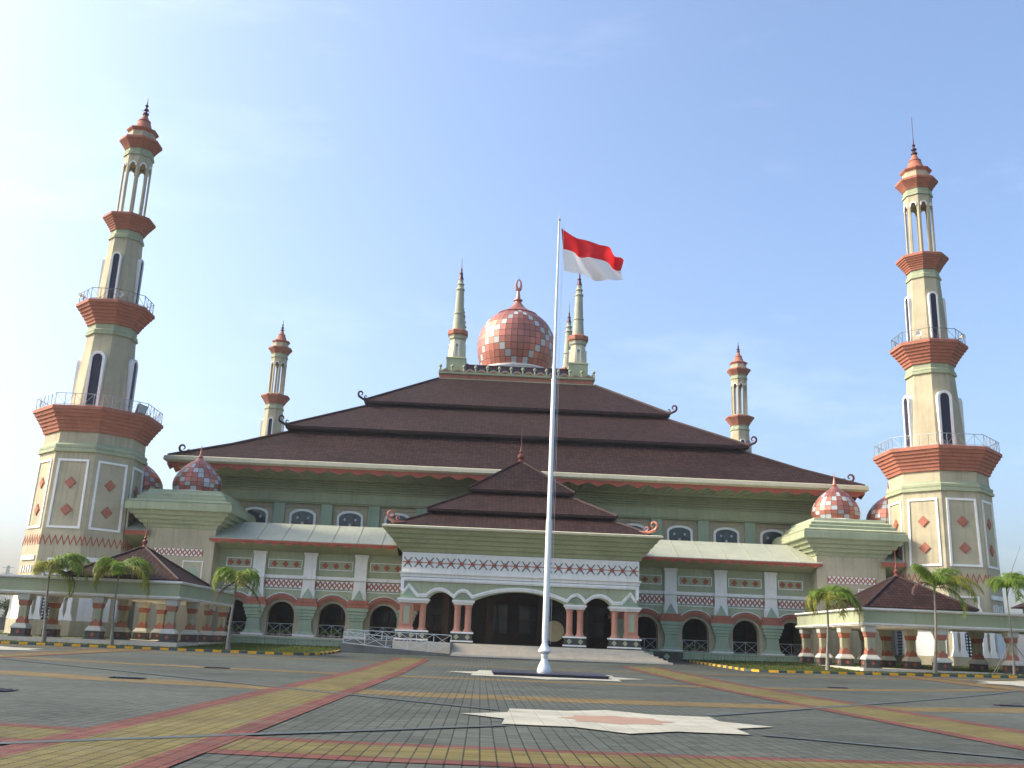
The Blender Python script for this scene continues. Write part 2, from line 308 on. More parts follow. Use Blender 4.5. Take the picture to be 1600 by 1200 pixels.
# kerb lines (plan) and lawns behind them
KL = [(-120, 73), (-17.2, 73), (-15.8, 73.6), (-14.9, 75.2), (-14.4, 80), (-14.45, 86.5)]
KR = [(120, 73), (18.4, 73), (17.1, 73.4), (16.3, 74.6), (15.65, 81), (15.2, 89.5)]
def kx(K, y):
    if y <= 73.01: return K[1][0]
    return lerp(y, [p[1] for p in K[1:]], [p[0] for p in K[1:]])
def lawn(K, sgn):
    b = MB(); yl = [73, 73.3, 73.6, 74, 74.6, 75.2, 76, 78, 80, 82, 84, 86.5, 89, 92, 95, 100, 130, 180]
    for j in range(len(yl) - 1):
        y0, y1 = yl[j], yl[j + 1]; e0, e1 = kx(K, y0), kx(K, y1); N = 40
        for i in range(N):
            t0, t1 = (i/N)**1.3, ((i + 1)/N)**1.3; q = []
            for (t, y, e) in ((t0, y0, e0), (t1, y0, e0), (t1, y1, e1), (t0, y1, e1)):
                x = e + (sgn*120 - e)*t; q.append((x, y, zg(x, y) + .12))
            b.face(q if sgn > 0 else q[::-1])
    return struct(b.build('lawn', 'lawn'))
lawn(KL, -1); lawn(KR, 1)
def tufts(K, sgn):
    b = MB(); rnd = random.Random(3 + sgn)
    for i in range(26000):
        y = 73.25 + 19.5*rnd.random()**1.5; e = kx(K, y)
        x = e + sgn*(.2 + rnd.random()*(34 if sgn < 0 else 36))
        h = rnd.uniform(.04, .12); a = rnd.uniform(0, pi); z = zg(x, y) + .11; dx, dy = cos(a)*.05, sin(a)*.05; lx, ly = rnd.uniform(-.06, .06), rnd.uniform(-.06, .06)
        b.face([(x - dx, y - dy, z), (x + dx, y + dy, z), (x + lx, y + ly, z + h)])
    return b.build('grass', 'grass')
for K, s_, lb in ((KL, -1, 'short green lawn grass left of the entrance ramp behind the striped kerb'), (KR, 1, 'short green lawn grass right of the entrance steps behind the striped kerb')):
    g = tufts(K, s_); g['kind'] = 'stuff'; g['label'] = lb; g['category'] = 'grass'
def kerb(K):
    b = MB(); k = 0
    for i in range(len(K) - 1):
        a, c = Vector(K[i]), Vector(K[i + 1]); a0 = a.copy()
        if i == 0: a0 = Vector((math.copysign(62, a.x), a.y))
        d = c - a0; L = d.length; d.normalize(); n = Vector((-d.y, d.x))
        if i == 0 and n.y > 0: n = -n
        if i > 0 and n.y > 0 and abs(d.x) > abs(d.y): n = -n
        st = .62; cnt = max(1, round(L/st)); st = L/cnt
        for q in range(cnt):
            p0 = a0 + d*st*q; p1 = a0 + d*st*(q + 1)
            w = Vector((0, 1))*.18 if abs(d.x) > abs(d.y) else Vector((math.copysign(.18, a.x), 0))
            P = [p0, p1, p1 + w, p0 + w]; z0 = [zg(*p) - .1 for p in P]; z1 = [zg(*p) + .16 for p in P]
            lo = [(p.x, p.y, z) for p, z in zip(P, z0)]; hi = [(p.x + (.02 if 0 else 0), p.y, z) for p, z in zip(P, z1)]
            for f in ([lo[0], lo[1], hi[1], hi[0]], [lo[1], lo[2], hi[2], hi[1]], [lo[2], lo[3], hi[3], hi[2]], [lo[3], lo[0], hi[0], hi[3]], hi): b.face(f, k % 2)
            k += 1
    return struct(b.build('kerb', ['kerb_y', 'kerb_k']))
kerb(KL); kerb(KR)

# paving bands (draped strips)
def strip(name, m, lo, hi, along='x', n=60, off=.008):
    """lo, hi: polylines [(x, y)] of the two edges"""
    b = MB(); i_, j_ = (0, 1) if along == 'x' else (1, 0)
    a0, a1 = lo[0][i_], lo[-1][i_]
    for k in range(n):
        q = []
        for t, line in ((k/n, lo), ((k + 1)/n, lo), ((k + 1)/n, hi), (k/n, hi)):
            s = a0 + (a1 - a0)*t; o = lerp(s, [p[i_] for p in line], [p[j_] for p in line]); x, y = (s, o) if along == 'x' else (o, s); q.append((x, y, zg(x, y) + off))
        b.face(q)
    return struct(b.build(name, m))
def quad(c, x0, x1, n=24): return [(x, c[0] + c[1]*x + c[2]*x*x) for x in fr(x0, x1, n)]
def band(c, h, m, name='paving_band', x0=-60, x1=60, off=.008): strip(name, m, quad(c, x0, x1), quad((c[0] + h, c[1], c[2]), x0, x1), 'x', 96, off)
# front band: red / ochre / red
band((13.95, .03, .010), .5, 'pave_r', off=.010); band((14.5, .03, .010), 1.55, 'pave_y', off=.008); band((16.0, .03, .010), .42, 'pave_r', off=.010)
band((30.2, .07, .013), 2.6, 'pave_o', off=.006)
band((45.6, .10, .010), 1.9, 'pave_o', off=.006)
band((64.6, .0, .004), 1.3, 'pave_o', off=.006)
for s_, X in ((-1, (6.85, 7.35, 8.98, 9.5)), (1, (7.35, 7.85, 9.85, 10.38))):
    for a, c, m, o in ((0, 1, 'pave_r', .016), (1, 2, 'pave_y', .014), (2, 3, 'pave_r', .016)):
        strip('paving_band', m, [(s_*X[a], 2), (s_*X[a], 76)], [(s_*X[c], 2), (s_*X[c], 76)], 'y', 74, o)
    # outer pair of walkway bands crossing the plaza
    for a, c, m, o in ((0, .5, 'pave_r', .016), (.5, 2.1, 'pave_y', .014), (2.1, 2.6, 'pave_r', .016)):
        strip('paving_band', m, [(s_*(26 + a), 2), (s_*(26 + a), 72.9)], [(s_*(26 + c), 2), (s_*(26 + c), 72.9)], 'y', 70, o)
# diagonal drain channels radiating from the star
for (x0, y0, x1, y1) in ((-2.7, 25.5, -25.5, 48.3), (-2.6, 20.8, -14, 10.5), (2.8, 26.5, 27.5, 56.9), (2.6, 20.9, 14.5, 11.5)):
    d = Vector((x1 - x0, y1 - y0)).normalized(); w = .16 if y1 > y0 else .13
    b = MB(); N = 24
    for k in range(N):
        q = []
        for t, s2 in ((k/N, -1), ((k + 1)/N, -1), ((k + 1)/N, 1), (k/N, 1)):
            x = x0 + (x1 - x0)*t - d.y*w*s2; y = y0 + (y1 - y0)*t + d.x*w*s2; q.append((x, y, zg(x, y) + .021))
        b.face(q)
    struct(b.build('drain_channel', 'drain'))
def star(cx, cy, r, inner=True):
    P = []
    for k in range(16):
        rr = r if k % 2 == 0 else r*.765; P.append((cx + rr*sin(k*pi/8 + .06), cy + rr*cos(k*pi/8 + .06)))
    b = MB(); b.face([(x, y, zg(x, y) + .026) for x, y in P][::-1]); struct(b.build('paving_star', 'pave_star'))
    if inner:
        b = MB(); b.face([(cx + (x - cx)*.38, cy + (y - cy)*.38, zg(x, y) + .030) for x, y in P][::-1]); struct(b.build('paving_star', 'pave_pink'))
star(-.02, 23.4, 3.55); star(.35, 54.2, 5.3, False); star(-34.5, 61.5, 5.3); star(33.5, 63.5, 5.3)
for x, y, r in ((-14.7, 34.0, .55), (-15.4, 25.4, .85), (-15.1, 46.9, .55), (17.4, 39.1, .6), (15.2, 52, .5)):
    b = MB(); z = zg(x, y); b.box(x - r, x + r, y - .45*r, y + .45*r, z + .02, z + .035)
    for k in range(8): b.box(x - r*.95 + k*r*.25, x - r*.95 + k*r*.25 + .05, y - .4*r, y + .4*r, z + .036, z + .05)
    g = b.build('drain_grate', 'slot')
    lab = {-14.7: 'dark metal drain grate on the second paving band left of the flagpole', -15.4: 'larger dark drain grate in grey paving, nearest the left edge of the plaza', -15.1: 'thin dark drain grate on the far paving band left of the plaza', 17.4: 'dark drain grate on the paving band near the right edge of the plaza', 15.2: 'small dark drain grate in grey paving in front of the right lawn'}[x]
    tag(g, lab, 'drain grate', 'drain grates in the plaza')

# ------------------------------------------------------------------ minarets
def oct_face(cx, cy, k, r_of_z):
    """local frame on face k (normal direction angle k*45 deg, k=0 -> -Y): returns T(u, out, z)"""
    a = -pi/2 + k*pi/4
    def T(p):
        u, o, z = p; ap = r_of_z(z)*cos(pi/8) - o    # o negative = outwards in "front" sense (y0<y1)
        return (cx + cos(a)*ap - sin(a)*u, cy + sin(a)*ap + cos(a)*u, z)
    return T
OR = pi/8
def arch_pts(w, z0, zt, n=10, cx=0.):
    """opening outline from bottom-left up and over to bottom-right"""
    r = w/2; zc = zt - r; return [(cx - r, z0)] + [(cx - r*cos(pi*i/n), zc + r*sin(pi*i/n)) for i in range(n + 1)] + [(cx + r, z0)]
def gallery(root, r0, r1, z0, z1, ztop):
    b = MB(); n = 6; prof = [(r0, z0)]
    for i in range(n):
        t0, t1 = i/n, (i + 1)/n; ra = r0 + .12 + (r1 - r0 - .12)*(t0**1.15); rb = r0 + .12 + (r1 - r0 - .12)*(t1**1.15); zb = z0 + (z1 - z0)*t1; za = z0 + (z1 - z0)*t0
        prof += [(ra, za + .001), (ra + .35*(rb - ra), zb - .12*(z1 - z0)/n*1.0), (rb - .03, zb)]
    prof += [(r1, z1), (r1, ztop - .05), (r1 - .06, ztop)]
    b.lathe(0, 0, prof, 8, 0, False, OR); return b.build('gallery', 'salmon', root)
def oct_rail(root, r, z, h, m):
    b = MB(); V = [Vector((r*cos(OR + k*pi/4), r*sin(OR + k*pi/4), 0)) for k in range(8)]
    for k in range(8):
        p, q = V[k], V[(k + 1) % 8]; L = (q - p).length; nb = max(3, round(L/.85))
        for zz, rr in ((h, .035), (.12, .025)): b.bar((p.x, p.y, z + zz), (q.x, q.y, z + zz), rr)
        for i in range(nb):
            a = p + (q - p)*i/nb; c = p + (q - p)*(i + 1)/nb
            b.bar((a.x, a.y, z), (a.x, a.y, z + h), .03)
            if i % 2: b.bar((a.x, a.y, z + .12), (c.x, c.y, z + h), .02)
            else: b.bar((a.x, a.y, z + h), (c.x, c.y, z + .12), .02)
    return b.build('railing', m, root)
def slot_window(root, k, w, z0, zt, rf, name='window'):
    T = oct_face(0, 0, k, lambda z: rf(z0)); b = MB(); b.T = T
    out = arch_pts(w, z0, zt, 10); inn = arch_pts(w*.66, z0, zt - w*.18, 10)
    for i in range(len(out) - 1): b.prism([out[i], out[i + 1], inn[i + 1], inn[i]], -.13, .75, 0)
    fr_ = b.build(name, 'white', root)
    b = MB(); b.T = T; b.prism(arch_pts(w*.7, z0, zt - w*.16, 10), -.015, .4, 0); g = b.build('pane', 'bluedoor', fr_)
    return fr_
def make_minaret(antenna=False):
    root = empty('minaret')
    rb = lambda z: lerp(z, [0, 6.6, 17.3], [5.12, 4.98, 4.74])
    b = MB(); b.lathe(0, 0, [(5.32, -.3), (5.32, 2.0), (rb(2), 2.08), (rb(6.6), 6.6), (rb(17.3), 17.3)], 8, 0, False, OR); base = b.build('base', 'cream', root)
    b = MB(); b.lathe(0, 0, [(4.75, 17.25), (4.98, 17.3), (4.98, 17.55), (4.84, 17.6), (4.9, 17.75), (4.9, 17.95), (4.66, 18.1), (4.62, 18.3)], 8, 0, False, OR); b.build('band', 'palegreen', root)
    b = MB(); b.lathe(0, 0, [(4.60, 18.1), (4.58, 19.3)], 8, 0, False, OR); b.build('neck', 'cream', root)
    # framed panels with two diamonds, zigzag band, lower frames on each of eight faces
    for k in range(8):
        T = oct_face(0, 0, k, rb); ap = 4.85*math.tan(pi/8)
        b = MB(); b.T = T; z0, z1, w0, w1 = 10.2, 16.6, 1.5, 1.42
        P = [(-w0, z0), (-w1, z1), (w1, z1), (w0, z0)]; b.ribbon(P, .20, -.10, .05, 0, True)
        pn = b.build('wall_panel', 'white', root)
        for zc in (14.4, 11.9):
            b = MB(); b.T = T
            for rr, yy in ((.56, -.07), (.46, -.12)): b.prism([(-rr, zc), (0, zc + rr), (rr, zc), (0, zc - rr)], yy, .05)
            b.build('diamond', 'salmon', pn)
        b = MB(); b.T = T; n = 7; W_ = ap*.98; pts = []
        for i in range(n*2 + 1): pts.append((-W_ + 2*W_*i/(2*n), 8.75 if i % 2 == 0 else 9.5))
        for i in range(len(pts) - 1):
            (x0, a0), (x1, a1) = pts[i], pts[i + 1]; b.prism([(x0, a0 - .11), (x1, a1 - .11), (x1, a1 + .11), (x0, a0 + .11)], -.03, .03)
        b.build('zigzag_band', 'red', root)
        b = MB(); b.T = T
        if k % 2 == 0:      # doorway flanked by flared pilasters, window frame above
            out = arch_pts(1.5, 2.05, 5.2, 8); b.prism(out, -.04, .03, 2)
            for s2 in (-1, 1):
                for x in (1.02, 1.72):
                    x *= s2; b.prism([(x - .42, 2.05), (x - .2, 2.75), (x - .18, 4.1), (x - .26, 4.15), (x - .26, 4.4), (x - .18, 4.45), (x - .17, 5.6), (x + .17, 5.6), (x + .18, 4.45), (x + .26, 4.4), (x + .26, 4.15), (x + .18, 4.1), (x + .2, 2.75), (x + .42, 2.05)], -.22, .03, 1)
            b.ribbon([(-.9, 6.0), (-.9, 7.5), (.9, 7.5), (.9, 6.0)], .16, -.10, .03, 1, True); b.prism([(-1.3, 5.6), (-.9, 6.6), (-.75, 6.6), (-1.1, 5.6)], -.12, .02, 1)
            b.prism([(1.3, 5.6), (1.1, 5.6), (.75, 6.6), (.9, 6.6)], -.12, .02, 1)
            # lattice in the door head
            for i in range(5):
                for j in range(10):
                    x = -.6 + i*.3; z = 2.3 + j*.28
                    if abs(x) < .66: b.prism([(x - .10, z), (x, z + .12), (x + .10, z), (x, z - .12)], -.06, -.03, 1)
        else:               # white blocked panel, slatted frieze above
            b.box(-1.45, 1.45, -.16, .03, 2.05, 4.3, 1); b.box(-1.5, 1.5, -.26, .03, 4.3, 4.55, 1); b.box(-1.38, 1.38, -.14, .03, 4.55, 5.3, 1)
            b.box(-1.45, 1.45, -.12, .03, 7.3, 7.7, 1)
            for i in range(5):
                for zz in (6.2, 5.45): b.box(-1.2 + i*.55, -1.05 + i*.55, -.08, .03, zz, zz + .62 if zz > 6 else zz + .5, 1)
        b.build('door_surround', ['cream', 'white', 'bluedoor'], root)
    gallery(root, 4.66, 5.98, 19.25, 21.15, 21.5)
    oct_rail(root, 5.75, 21.5, 1.15, 'steel')
    r2 = lambda z: lerp(z, [21.5, 29.7], [2.86, 2.28])
    b = MB(); b.lathe(0, 0, [(r2(21.5), 21.4), (r2(29.7), 29.7)], 8, 0, False, OR); b.build('shaft', 'cream', root)
    b = MB(); b.lathe(0, 0, [(2.3, 29.5), (2.5, 29.55), (2.5, 29.75), (2.4, 29.8), (2.45, 29.95), (2.3, 30.1), (2.32, 30.65)], 8, 0, False, OR); b.build('band', 'palegreen', root)
    gallery(root, 2.36, 3.75, 30.6, 32.4, 32.75); oct_rail(root, 3.5, 32.75, 1.15, 'railg')
    r3 = lambda z: lerp(z, [32.7, 40.2], [1.98, 1.6])
    b = MB(); b.lathe(0, 0, [(r3(32.7), 32.6), (r3(40.2), 40.2)], 8, 0, False, OR); b.build('shaft', 'cream', root)
    b = MB(); b.lathe(0, 0, [(1.62, 40.0), (1.76, 40.05), (1.76, 40.22), (1.68, 40.28), (1.7, 40.42), (1.58, 40.55), (1.58, 41.0)], 8, 0, False, OR); b.build('band', 'palegreen', root)
    gallery(root, 1.6, 2.6, 40.98, 42.25, 42.55)
    for k in (0, 2, 4, 6): slot_window(root, k, 1.45, 21.5, 27.6, r2); slot_window(root, k, .95, 32.75, 38.3, r3)
    # open lantern: eight real panels pierced by arches
    rl = 1.43; b = MB(); fw = rl*math.sin(pi/8)
    b.lathe(0, 0, [(1.62, 42.55), (1.62, 42.9), (1.5, 42.95)], 8, 0, False, OR)
    for k in range(8):
        b.T = oct_face(0, 0, k, lambda z: rl); op = arch_pts(.66, 42.9, 48.72, 8)
        b.prism([(-fw, 42.9)] + op + [(fw, 42.9), (fw, 50.3), (-fw, 50.3)], 0, .15, 0)
    b.T = None; b.lathe(0, 0, [(1.3, 49.0), (1.3, 50.3)], 8, 0, False, OR)
    b.build('lantern', 'cream', root)
    b = MB()
    for k in range(8):
        b.T = oct_face(0, 0, k, lambda z: rl); out = [(-.36*cos(pi*i/10)*1.02, 48.34 + .42*sin(pi*i/10)) for i in range(-1, 12)]
        inn = [(x*.68, 48.34 + (z - 48.34)*.68) for x, z in out]
        for i in range(len(out) - 1): b.prism([out[i], out[i + 1], inn[i + 1], inn[i]], -.09, .03)
    b.build('arch_trim', 'white', root)
    b = MB(); b.lathe(0, 0, [(1.44, 49.5), (1.56, 49.53), (1.56, 49.68), (1.5, 49.74), (1.53, 49.86), (1.44, 49.95), (1.45, 50.32)], 8, 0, False, OR); b.build('band', 'palegreen', root)
    gallery(root, 1.42, 2.16, 50.3, 51.15, 51.45)
    b = MB(); b.lathe(0, 0, [(1.42, 51.4), (1.38, 52.2), (1.42, 52.5)], 8, 0, False, OR); b.build('drum', 'cream', root)
    b = MB(); b.lathe(0, 0, [(1.40, 52.35), (1.62, 52.6), (1.64, 52.72), (1.3, 52.85)], 8, 0, False, OR)
    b.lathe(0, 0, [(1.2, 52.8), (1.02, 53.0), (.86, 53.25), (.72, 53.65), (.60, 53.9), (.66, 53.95), (.64, 54.05), (.46, 54.15), (.36, 54.4), (.22, 54.75), (.1, 54.8)], 16, 0); b.build('cap', 'salmon', root)
    b = MB(); b.lathe(0, 0, [(.1, 54.75), (.34, 54.85), (.34, 54.95), (.14, 55.1), (.14, 55.25), (.30, 55.35), (.28, 55.45), (.10, 55.6), (.12, 55.8), (.2, 55.9), (.08, 56.05), (.05, 56.6), (.0, 57.0)], 10, 0)
    for k in range(4):
        a = k*pi/2 + .4; b.bar((.1*cos(a), .1*sin(a), 55.0), (.5*cos(a), .5*sin(a), 55.35), .03, r2=.01)
    b.build('finial', 'bronze', root)
    return root
m1 = make_minaret(); m1.location = (-41.6, 95.5, 0)
mins = [m1]
for (x, y) in ((41.6, 95.5), (-41.6, 170.8), (41.6, 170.8)):
    c = copy_tree(m1); c.location = (x, y, 0); mins.append(c)
G_ = 'octagonal minarets at the corners of the mosque'
tag(mins[0], 'tall cream minaret at the far left, with a grey floodlight box on its lowest gallery', 'minaret', G_)
tag(mins[1], 'tall cream octagonal minaret with thin antenna rod on top, rightmost tower', 'minaret', G_)
tag(mins[2], 'smaller looking distant minaret rising behind the left slope of the tiled roof', 'minaret', G_)
tag(mins[3], 'smaller looking distant minaret rising behind the right slope of the tiled roof', 'minaret', G_)
b = MB(); b.bar((0, 0, 56.4), (0, 0, 59.4), .035, 0, 6); b.build('antenna', 'bronze', mins[1])
# small gear standing on the galleries
b = MB(); b.box(-.45, .45, -.22, .22, .12, 1.0, 0); b.box(-.38, .38, -.26, -.22, .2, .9, 1); b.bar((-.4, 0, 0), (-.4, 0, .3), .04, 0); b.bar((.4, 0, 0), (.4, 0, .3), .04, 0)
o = b.build('floodlight', ['concrete', 'steel']); o.location = (-41.6 + 4.6, 95.5 - 2.2, 21.52); o.rotation_euler = (0, .2, .7); tag(o, 'grey box floodlight on the lowest gallery of the left minaret', 'floodlight')
def speaker(loc, rz, lab):
    b = MB(); pts = [(.06, 0), (.08, .25), (.28, .55), (.3, .56), (.07, .3)]
    n = 12
    for i in range(len(pts) - 1):
        for k in range(n):
            a0, a1 = 2*pi*k/n, 2*pi*(k + 1)/n; (r0, d0), (r1, d1) = pts[i], pts[i + 1]
            b.face([(r0*cos(a0), -d0, .6 + r0*sin(a0)), (r0*cos(a1), -d0, .6 + r0*sin(a1)), (r1*cos(a1), -d1, .6 + r1*sin(a1)), (r1*cos(a0), -d1, .6 + r1*sin(a0))], 0, None, True)
    b.bar((0, .02, 0), (0, .02, .62), .03); o = b.build('loudspeaker', 'greywhite'); o.location = loc; o.rotation_euler = (0, 0, rz); return tag(o, lab, 'loudspeaker', 'horn loudspeakers on the minaret galleries')
speaker((-41.6 - 2.5, 95.5 - 1.9, 32.78), -.8, 'horn loudspeaker at the left end of the left minaret middle gallery')
speaker((-41.6 + 1.3, 95.5 - 2.7, 32.78), .3, 'horn loudspeaker right of the slit window on the left minaret middle gallery')
speaker((41.6 - 1.9, 95.5 - 2.4, 32.78), -.6, 'horn loudspeaker left of the slit window on the right minaret middle gallery')
speaker((41.6 + 2.3, 95.5 - 2.0, 32.78), .5, 'horn loudspeaker at the right end of the right minaret middle gallery')

# ------------------------------------------------------------------ mosque
mq = tag(empty('mosque', (0, 0, 0)), 'large green and cream mosque with tiered maroon tiled roof, copper dome and columned entrance porch', 'mosque')
YC = 132.5
def pyr_roof(b, cx, cy, lo, hi, m=0):
    """four hipped slopes, lo/hi=(hx,hy,z)"""
    a, bb, z = lo; c, d, w = hi
    P = [(-a, -bb), (a, -bb), (a, bb), (-a, bb)]; Q = [(-c, -d), (c, -d), (c, d), (-c, d)]
    for j in range(4):
        t = (j + 1) % 4; ax = (P[t][0] - P[j][0], P[t][1] - P[j][1]); L = math.hypot(*ax); ux, uy = ax[0]/L, ax[1]/L
        pts = [P[j], P[t], Q[t], Q[j]]; zz = [z, z, w, w]; n = (-uy, ux); uv = []
        for p, h in zip(pts, zz):
            u = (p[0] - P[j][0])*ux + (p[1] - P[j][1])*uy; dd = (p[0] - P[j][0])*n[0] + (p[1] - P[j][1])*n[1]; uv.append((u, math.hypot(dd, h - z)))
        b.face([(cx + p[0], cy + p[1], h) for p, h in zip(pts, zz)], m, uv)
def hip_ridges(b, cx, cy, lo, hi, r=.16, m=0):
    a, bb, z = lo; c, d, w = hi
    for sx in (-1, 1):
        for sy in (-1, 1): b.bar((cx + sx*a, cy + sy*bb, z + .02), (cx + sx*c, cy + sy*d, w + .02), r, m, 6)
def roof_level(lo, hi, name, thick=.3, cx=0, cy=YC, tile='tile', under=.9, ridge=.16, par=None):
    b = MB(); pyr_roof(b, cx, cy, lo, hi, 0); a, bb, z = lo
    b.rects(cx, cy, [(a - under, bb - under, z - thick*1.7), (a - .05, bb - .05, z - thick), (a, bb, z)], 1, (True, False)); hip_ridges(b, cx, cy, lo, hi, ridge, 1)
    return b.build(name, [tile, 'ridge'], par or mq)
E0, E1 = (36.1, 32.2, 18.95), (24.9, 25.5, 23.42)
T1, T1t = (25.75, 26.1, 23.95), (17.5, 18.5, 28.42)
T2, T2t = (18.25, 19.1, 28.85), (10.1, 10.2, 34.3)
# curve the long slopes very slightly (concave)
def mid(lo, hi, t, sag): return (lo[0] + (hi[0] - lo[0])*t, lo[1] + (hi[1] - lo[1])*t, lo[2] + (hi[2] - lo[2])*t - sag)
b = MB(); md = mid(E0, E1, .5, .18); pyr_roof(b, 0, YC, E0, md); pyr_roof(b, 0, YC, md, E1); hip_ridges(b, 0, YC, E0, md, .16, 1); hip_ridges(b, 0, YC, md, E1, .16, 1); b.build('roof', ['tile', 'ridge'], mq)
b = MB(); b.rects(0, YC, [(24.4, 25.0, 22.6), (24.4, 25.0, 23.7)], 0); b.rects(0, YC, [(16.9, 17.9, 27.5), (16.9, 17.9, 28.6)], 0); b.build('roof_step', 'brown', mq)
roof_level(T1, T1t, 'roof'); roof_level(T2, T2t, 'roof')
def scroll(sx, sy, x, y, z, sc, mname='bronze', par=mq, flat=False):
    sc *= .85
    """curled corner ornament: a big curl at the tip with a small one behind, in the vertical plane of the hip"""
    b = MB(); dx, dy = (sx*.80, sy*.6)
    def P(u, v): return (x + dx*u*sc, y + dy*u*sc, z + v*sc)
    pts = [P(-1.5, .15), P(-.8, .02), P(-.1, .0), P(.45, .22)]; rad = [.08*sc, .14*sc, .17*sc, .18*sc]
    for i in range(15):
        a = -1.1 + i*.42; r = .52*(1 - i*.052); pts.append(P(.42 + r*cos(a) - .1, .72 + r*sin(a))); rad.append((.18 - .009*i)*sc)
    b.tube(pts, rad, 0, 6)
    pts = [P(-.75, .02), P(-.45, .12)]; rad = [.09*sc, .12*sc]
    for i in range(11):
        a = -1.2 + i*.5; r = .27*(1 - i*.065); pts.append(P(-.52 + r*cos(a), .42 + r*sin(a))); rad.append((.11 - .007*i)*sc)
    b.tube(pts, rad, 0, 6)
    return b.build('ridge_scroll', mname, par)
for sx in (-1, 1):
    for sy in (-1, 1):
        scroll(sx, sy, sx*25.9, YC + sy*26.2, 24.05, .95); scroll(sx, sy, sx*18.4, YC + sy*19.2, 28.95, .95); scroll(sx, sy, sx*34.7, YC + sy*31.2, 19.35, .95)
# eaves, fascia with hanging triangles, soffit and grooved cornice, upper wall
b = MB(); hx, hy = 36.45, 32.5
b.rects(0, YC, [(hx - .25, hy - .25, 18.3), (hx, hy, 18.5), (hx - .08, hy - .08, 18.9), (hx - .3, hy - .3, 18.98)], 0, (True, True)); b.build('eave_fascia', 'cream_pale', mq)
b = MB()
def tri_row(b, x0, x1, y, z, h, per, dpt=.06, m=0):
    n = max(1, round((x1 - x0)/per)); p = (x1 - x0)/n
    for i in range(n):
        a = x0 + i*p; b.prism([(a, z), (a + p, z), (a + p, z - h*.38), (a + p*.5, z - h), (a, z - h*.38)], y, y + dpt, m)
tri_row(b, -hx + .4, hx - .4, YC - hy + .32, 18.3, .62, 2.05)
for sx in (-1, 1):
    b.T = (lambda s: (lambda p: (s*(hx - .35) - s*(p[1]), YC + p[0], p[2])))(sx); tri_row(b, -hy + .4, hy - .4, 0, 18.3, .62, 2.05)
b.T = None; b.build('hanging_trim', 'red', mq)
b = MB(); wx, wy = 32.1, 28.0
prof = [(wx + .05, wy + .05, 15.1), (wx + .45, wy + .45, 15.12), (wx + .45, wy + .45, 15.24), (wx + .62, wy + .62, 15.26), (wx + .62, wy + .62, 15.42), (wx + .42, wy + .42, 15.44), (wx + .42, wy + .42, 16.3)]
for i in range(5): prof += [(wx + .62 + i*.08, wy + .62 + i*.08, 16.32 + i*.24), (wx + .62 + i*.08, wy + .62 + i*.08, 16.44 + i*.24), (wx + .42 + i*.08, wy + .42 + i*.08, 16.46 + i*.24), (wx + .42 + i*.08, wy + .42 + i*.08, 16.54 + i*.24)]
prof += [(wx + 1.15, wy + 1.15, 17.6), (wx + 1.2, wy + 1.2, 17.75), (hx - .5, hy - .55, 18.29)]
k_ = -35
while k_ <= 35:
    b.bar((k_*min(1, (wx + 1.2)/35.), YC - wy - 1.22, 17.72), (k_, YC - hy + .6, 18.24), .04, 0); k_ += .7
b.rects(0, YC, prof, 0, (True, False)); b.build('cornice', 'green', mq)
b = MB(); b.rects(0, YC, [(wx, wy, 2), (wx, wy, 18)], 0); b.box(-wx, wx, YC - wy - .12, YC - wy + .1, 14.68, 14.8, 0); b.build('upper_wall', 'cream', mq)
UP = [-30, -25, -20, -15, -10, -5, 0, 5, 10, 15, 20, 25, 30]
for i, x in enumerate(UP):
    b = MB(); b.box(-.58, .58, -.35, .1, 9, 15.09); o = b.build('pilaster', 'green2', mq, (x, YC - wy, 0))
def arch_flat(w, z0, zt, n=12, cx=0., rise=.46):
    r = w/2; h = r*rise; zc = zt - h; return [(cx - r, z0)] + [(cx - r*cos(pi*i/n), zc + h*sin(pi*i/n)) for i in range(n + 1)] + [(cx + r, z0)]
def upper_window():
    b = MB(); out = arch_flat(2.75, 11.6, 14.52); inn = arch_flat(2.3, 11.6, 14.29)
    for i in range(len(out) - 1): b.prism([out[i], out[i + 1], inn[i + 1], inn[i]], -.22, .1)
    f = b.build('window', 'white', mq)
    b = MB(); b.prism(arch_flat(2.4, 11.6, 14.33), -.05, .05, 0)
    for k in range(1, 3): b.box(-1.2 + .8*k - .03, -1.2 + .8*k + .03, -.09, -.04, 11.6, 14.0, 1)
    b.box(-1.15, 1.15, -.09, -.04, 12.98, 13.04, 1)
    for (x, z) in ((-.55, 13.6), (.55, 13.6), (0, 13.05)):
        for q in range(2):
            b.prism([(x + .16*cos(a + q*pi/4), z + .16*sin(a + q*pi/4)) for a in (0, pi/2, pi, 3*pi/2)], -.11 - .01*q, -.06, 2)
    b.build('pane', ['glass', 'brown', 'steel'], f); return f
w0 = upper_window(); w0.location = (-27.5, YC - wy, 0)
for x in (-22.5, -17.5, -12.5, -7.5, -2.5, 2.5, 7.5, 12.5, 17.5, 22.5, 27.5): copy_part(w0, mq, (x, YC - wy, 0))

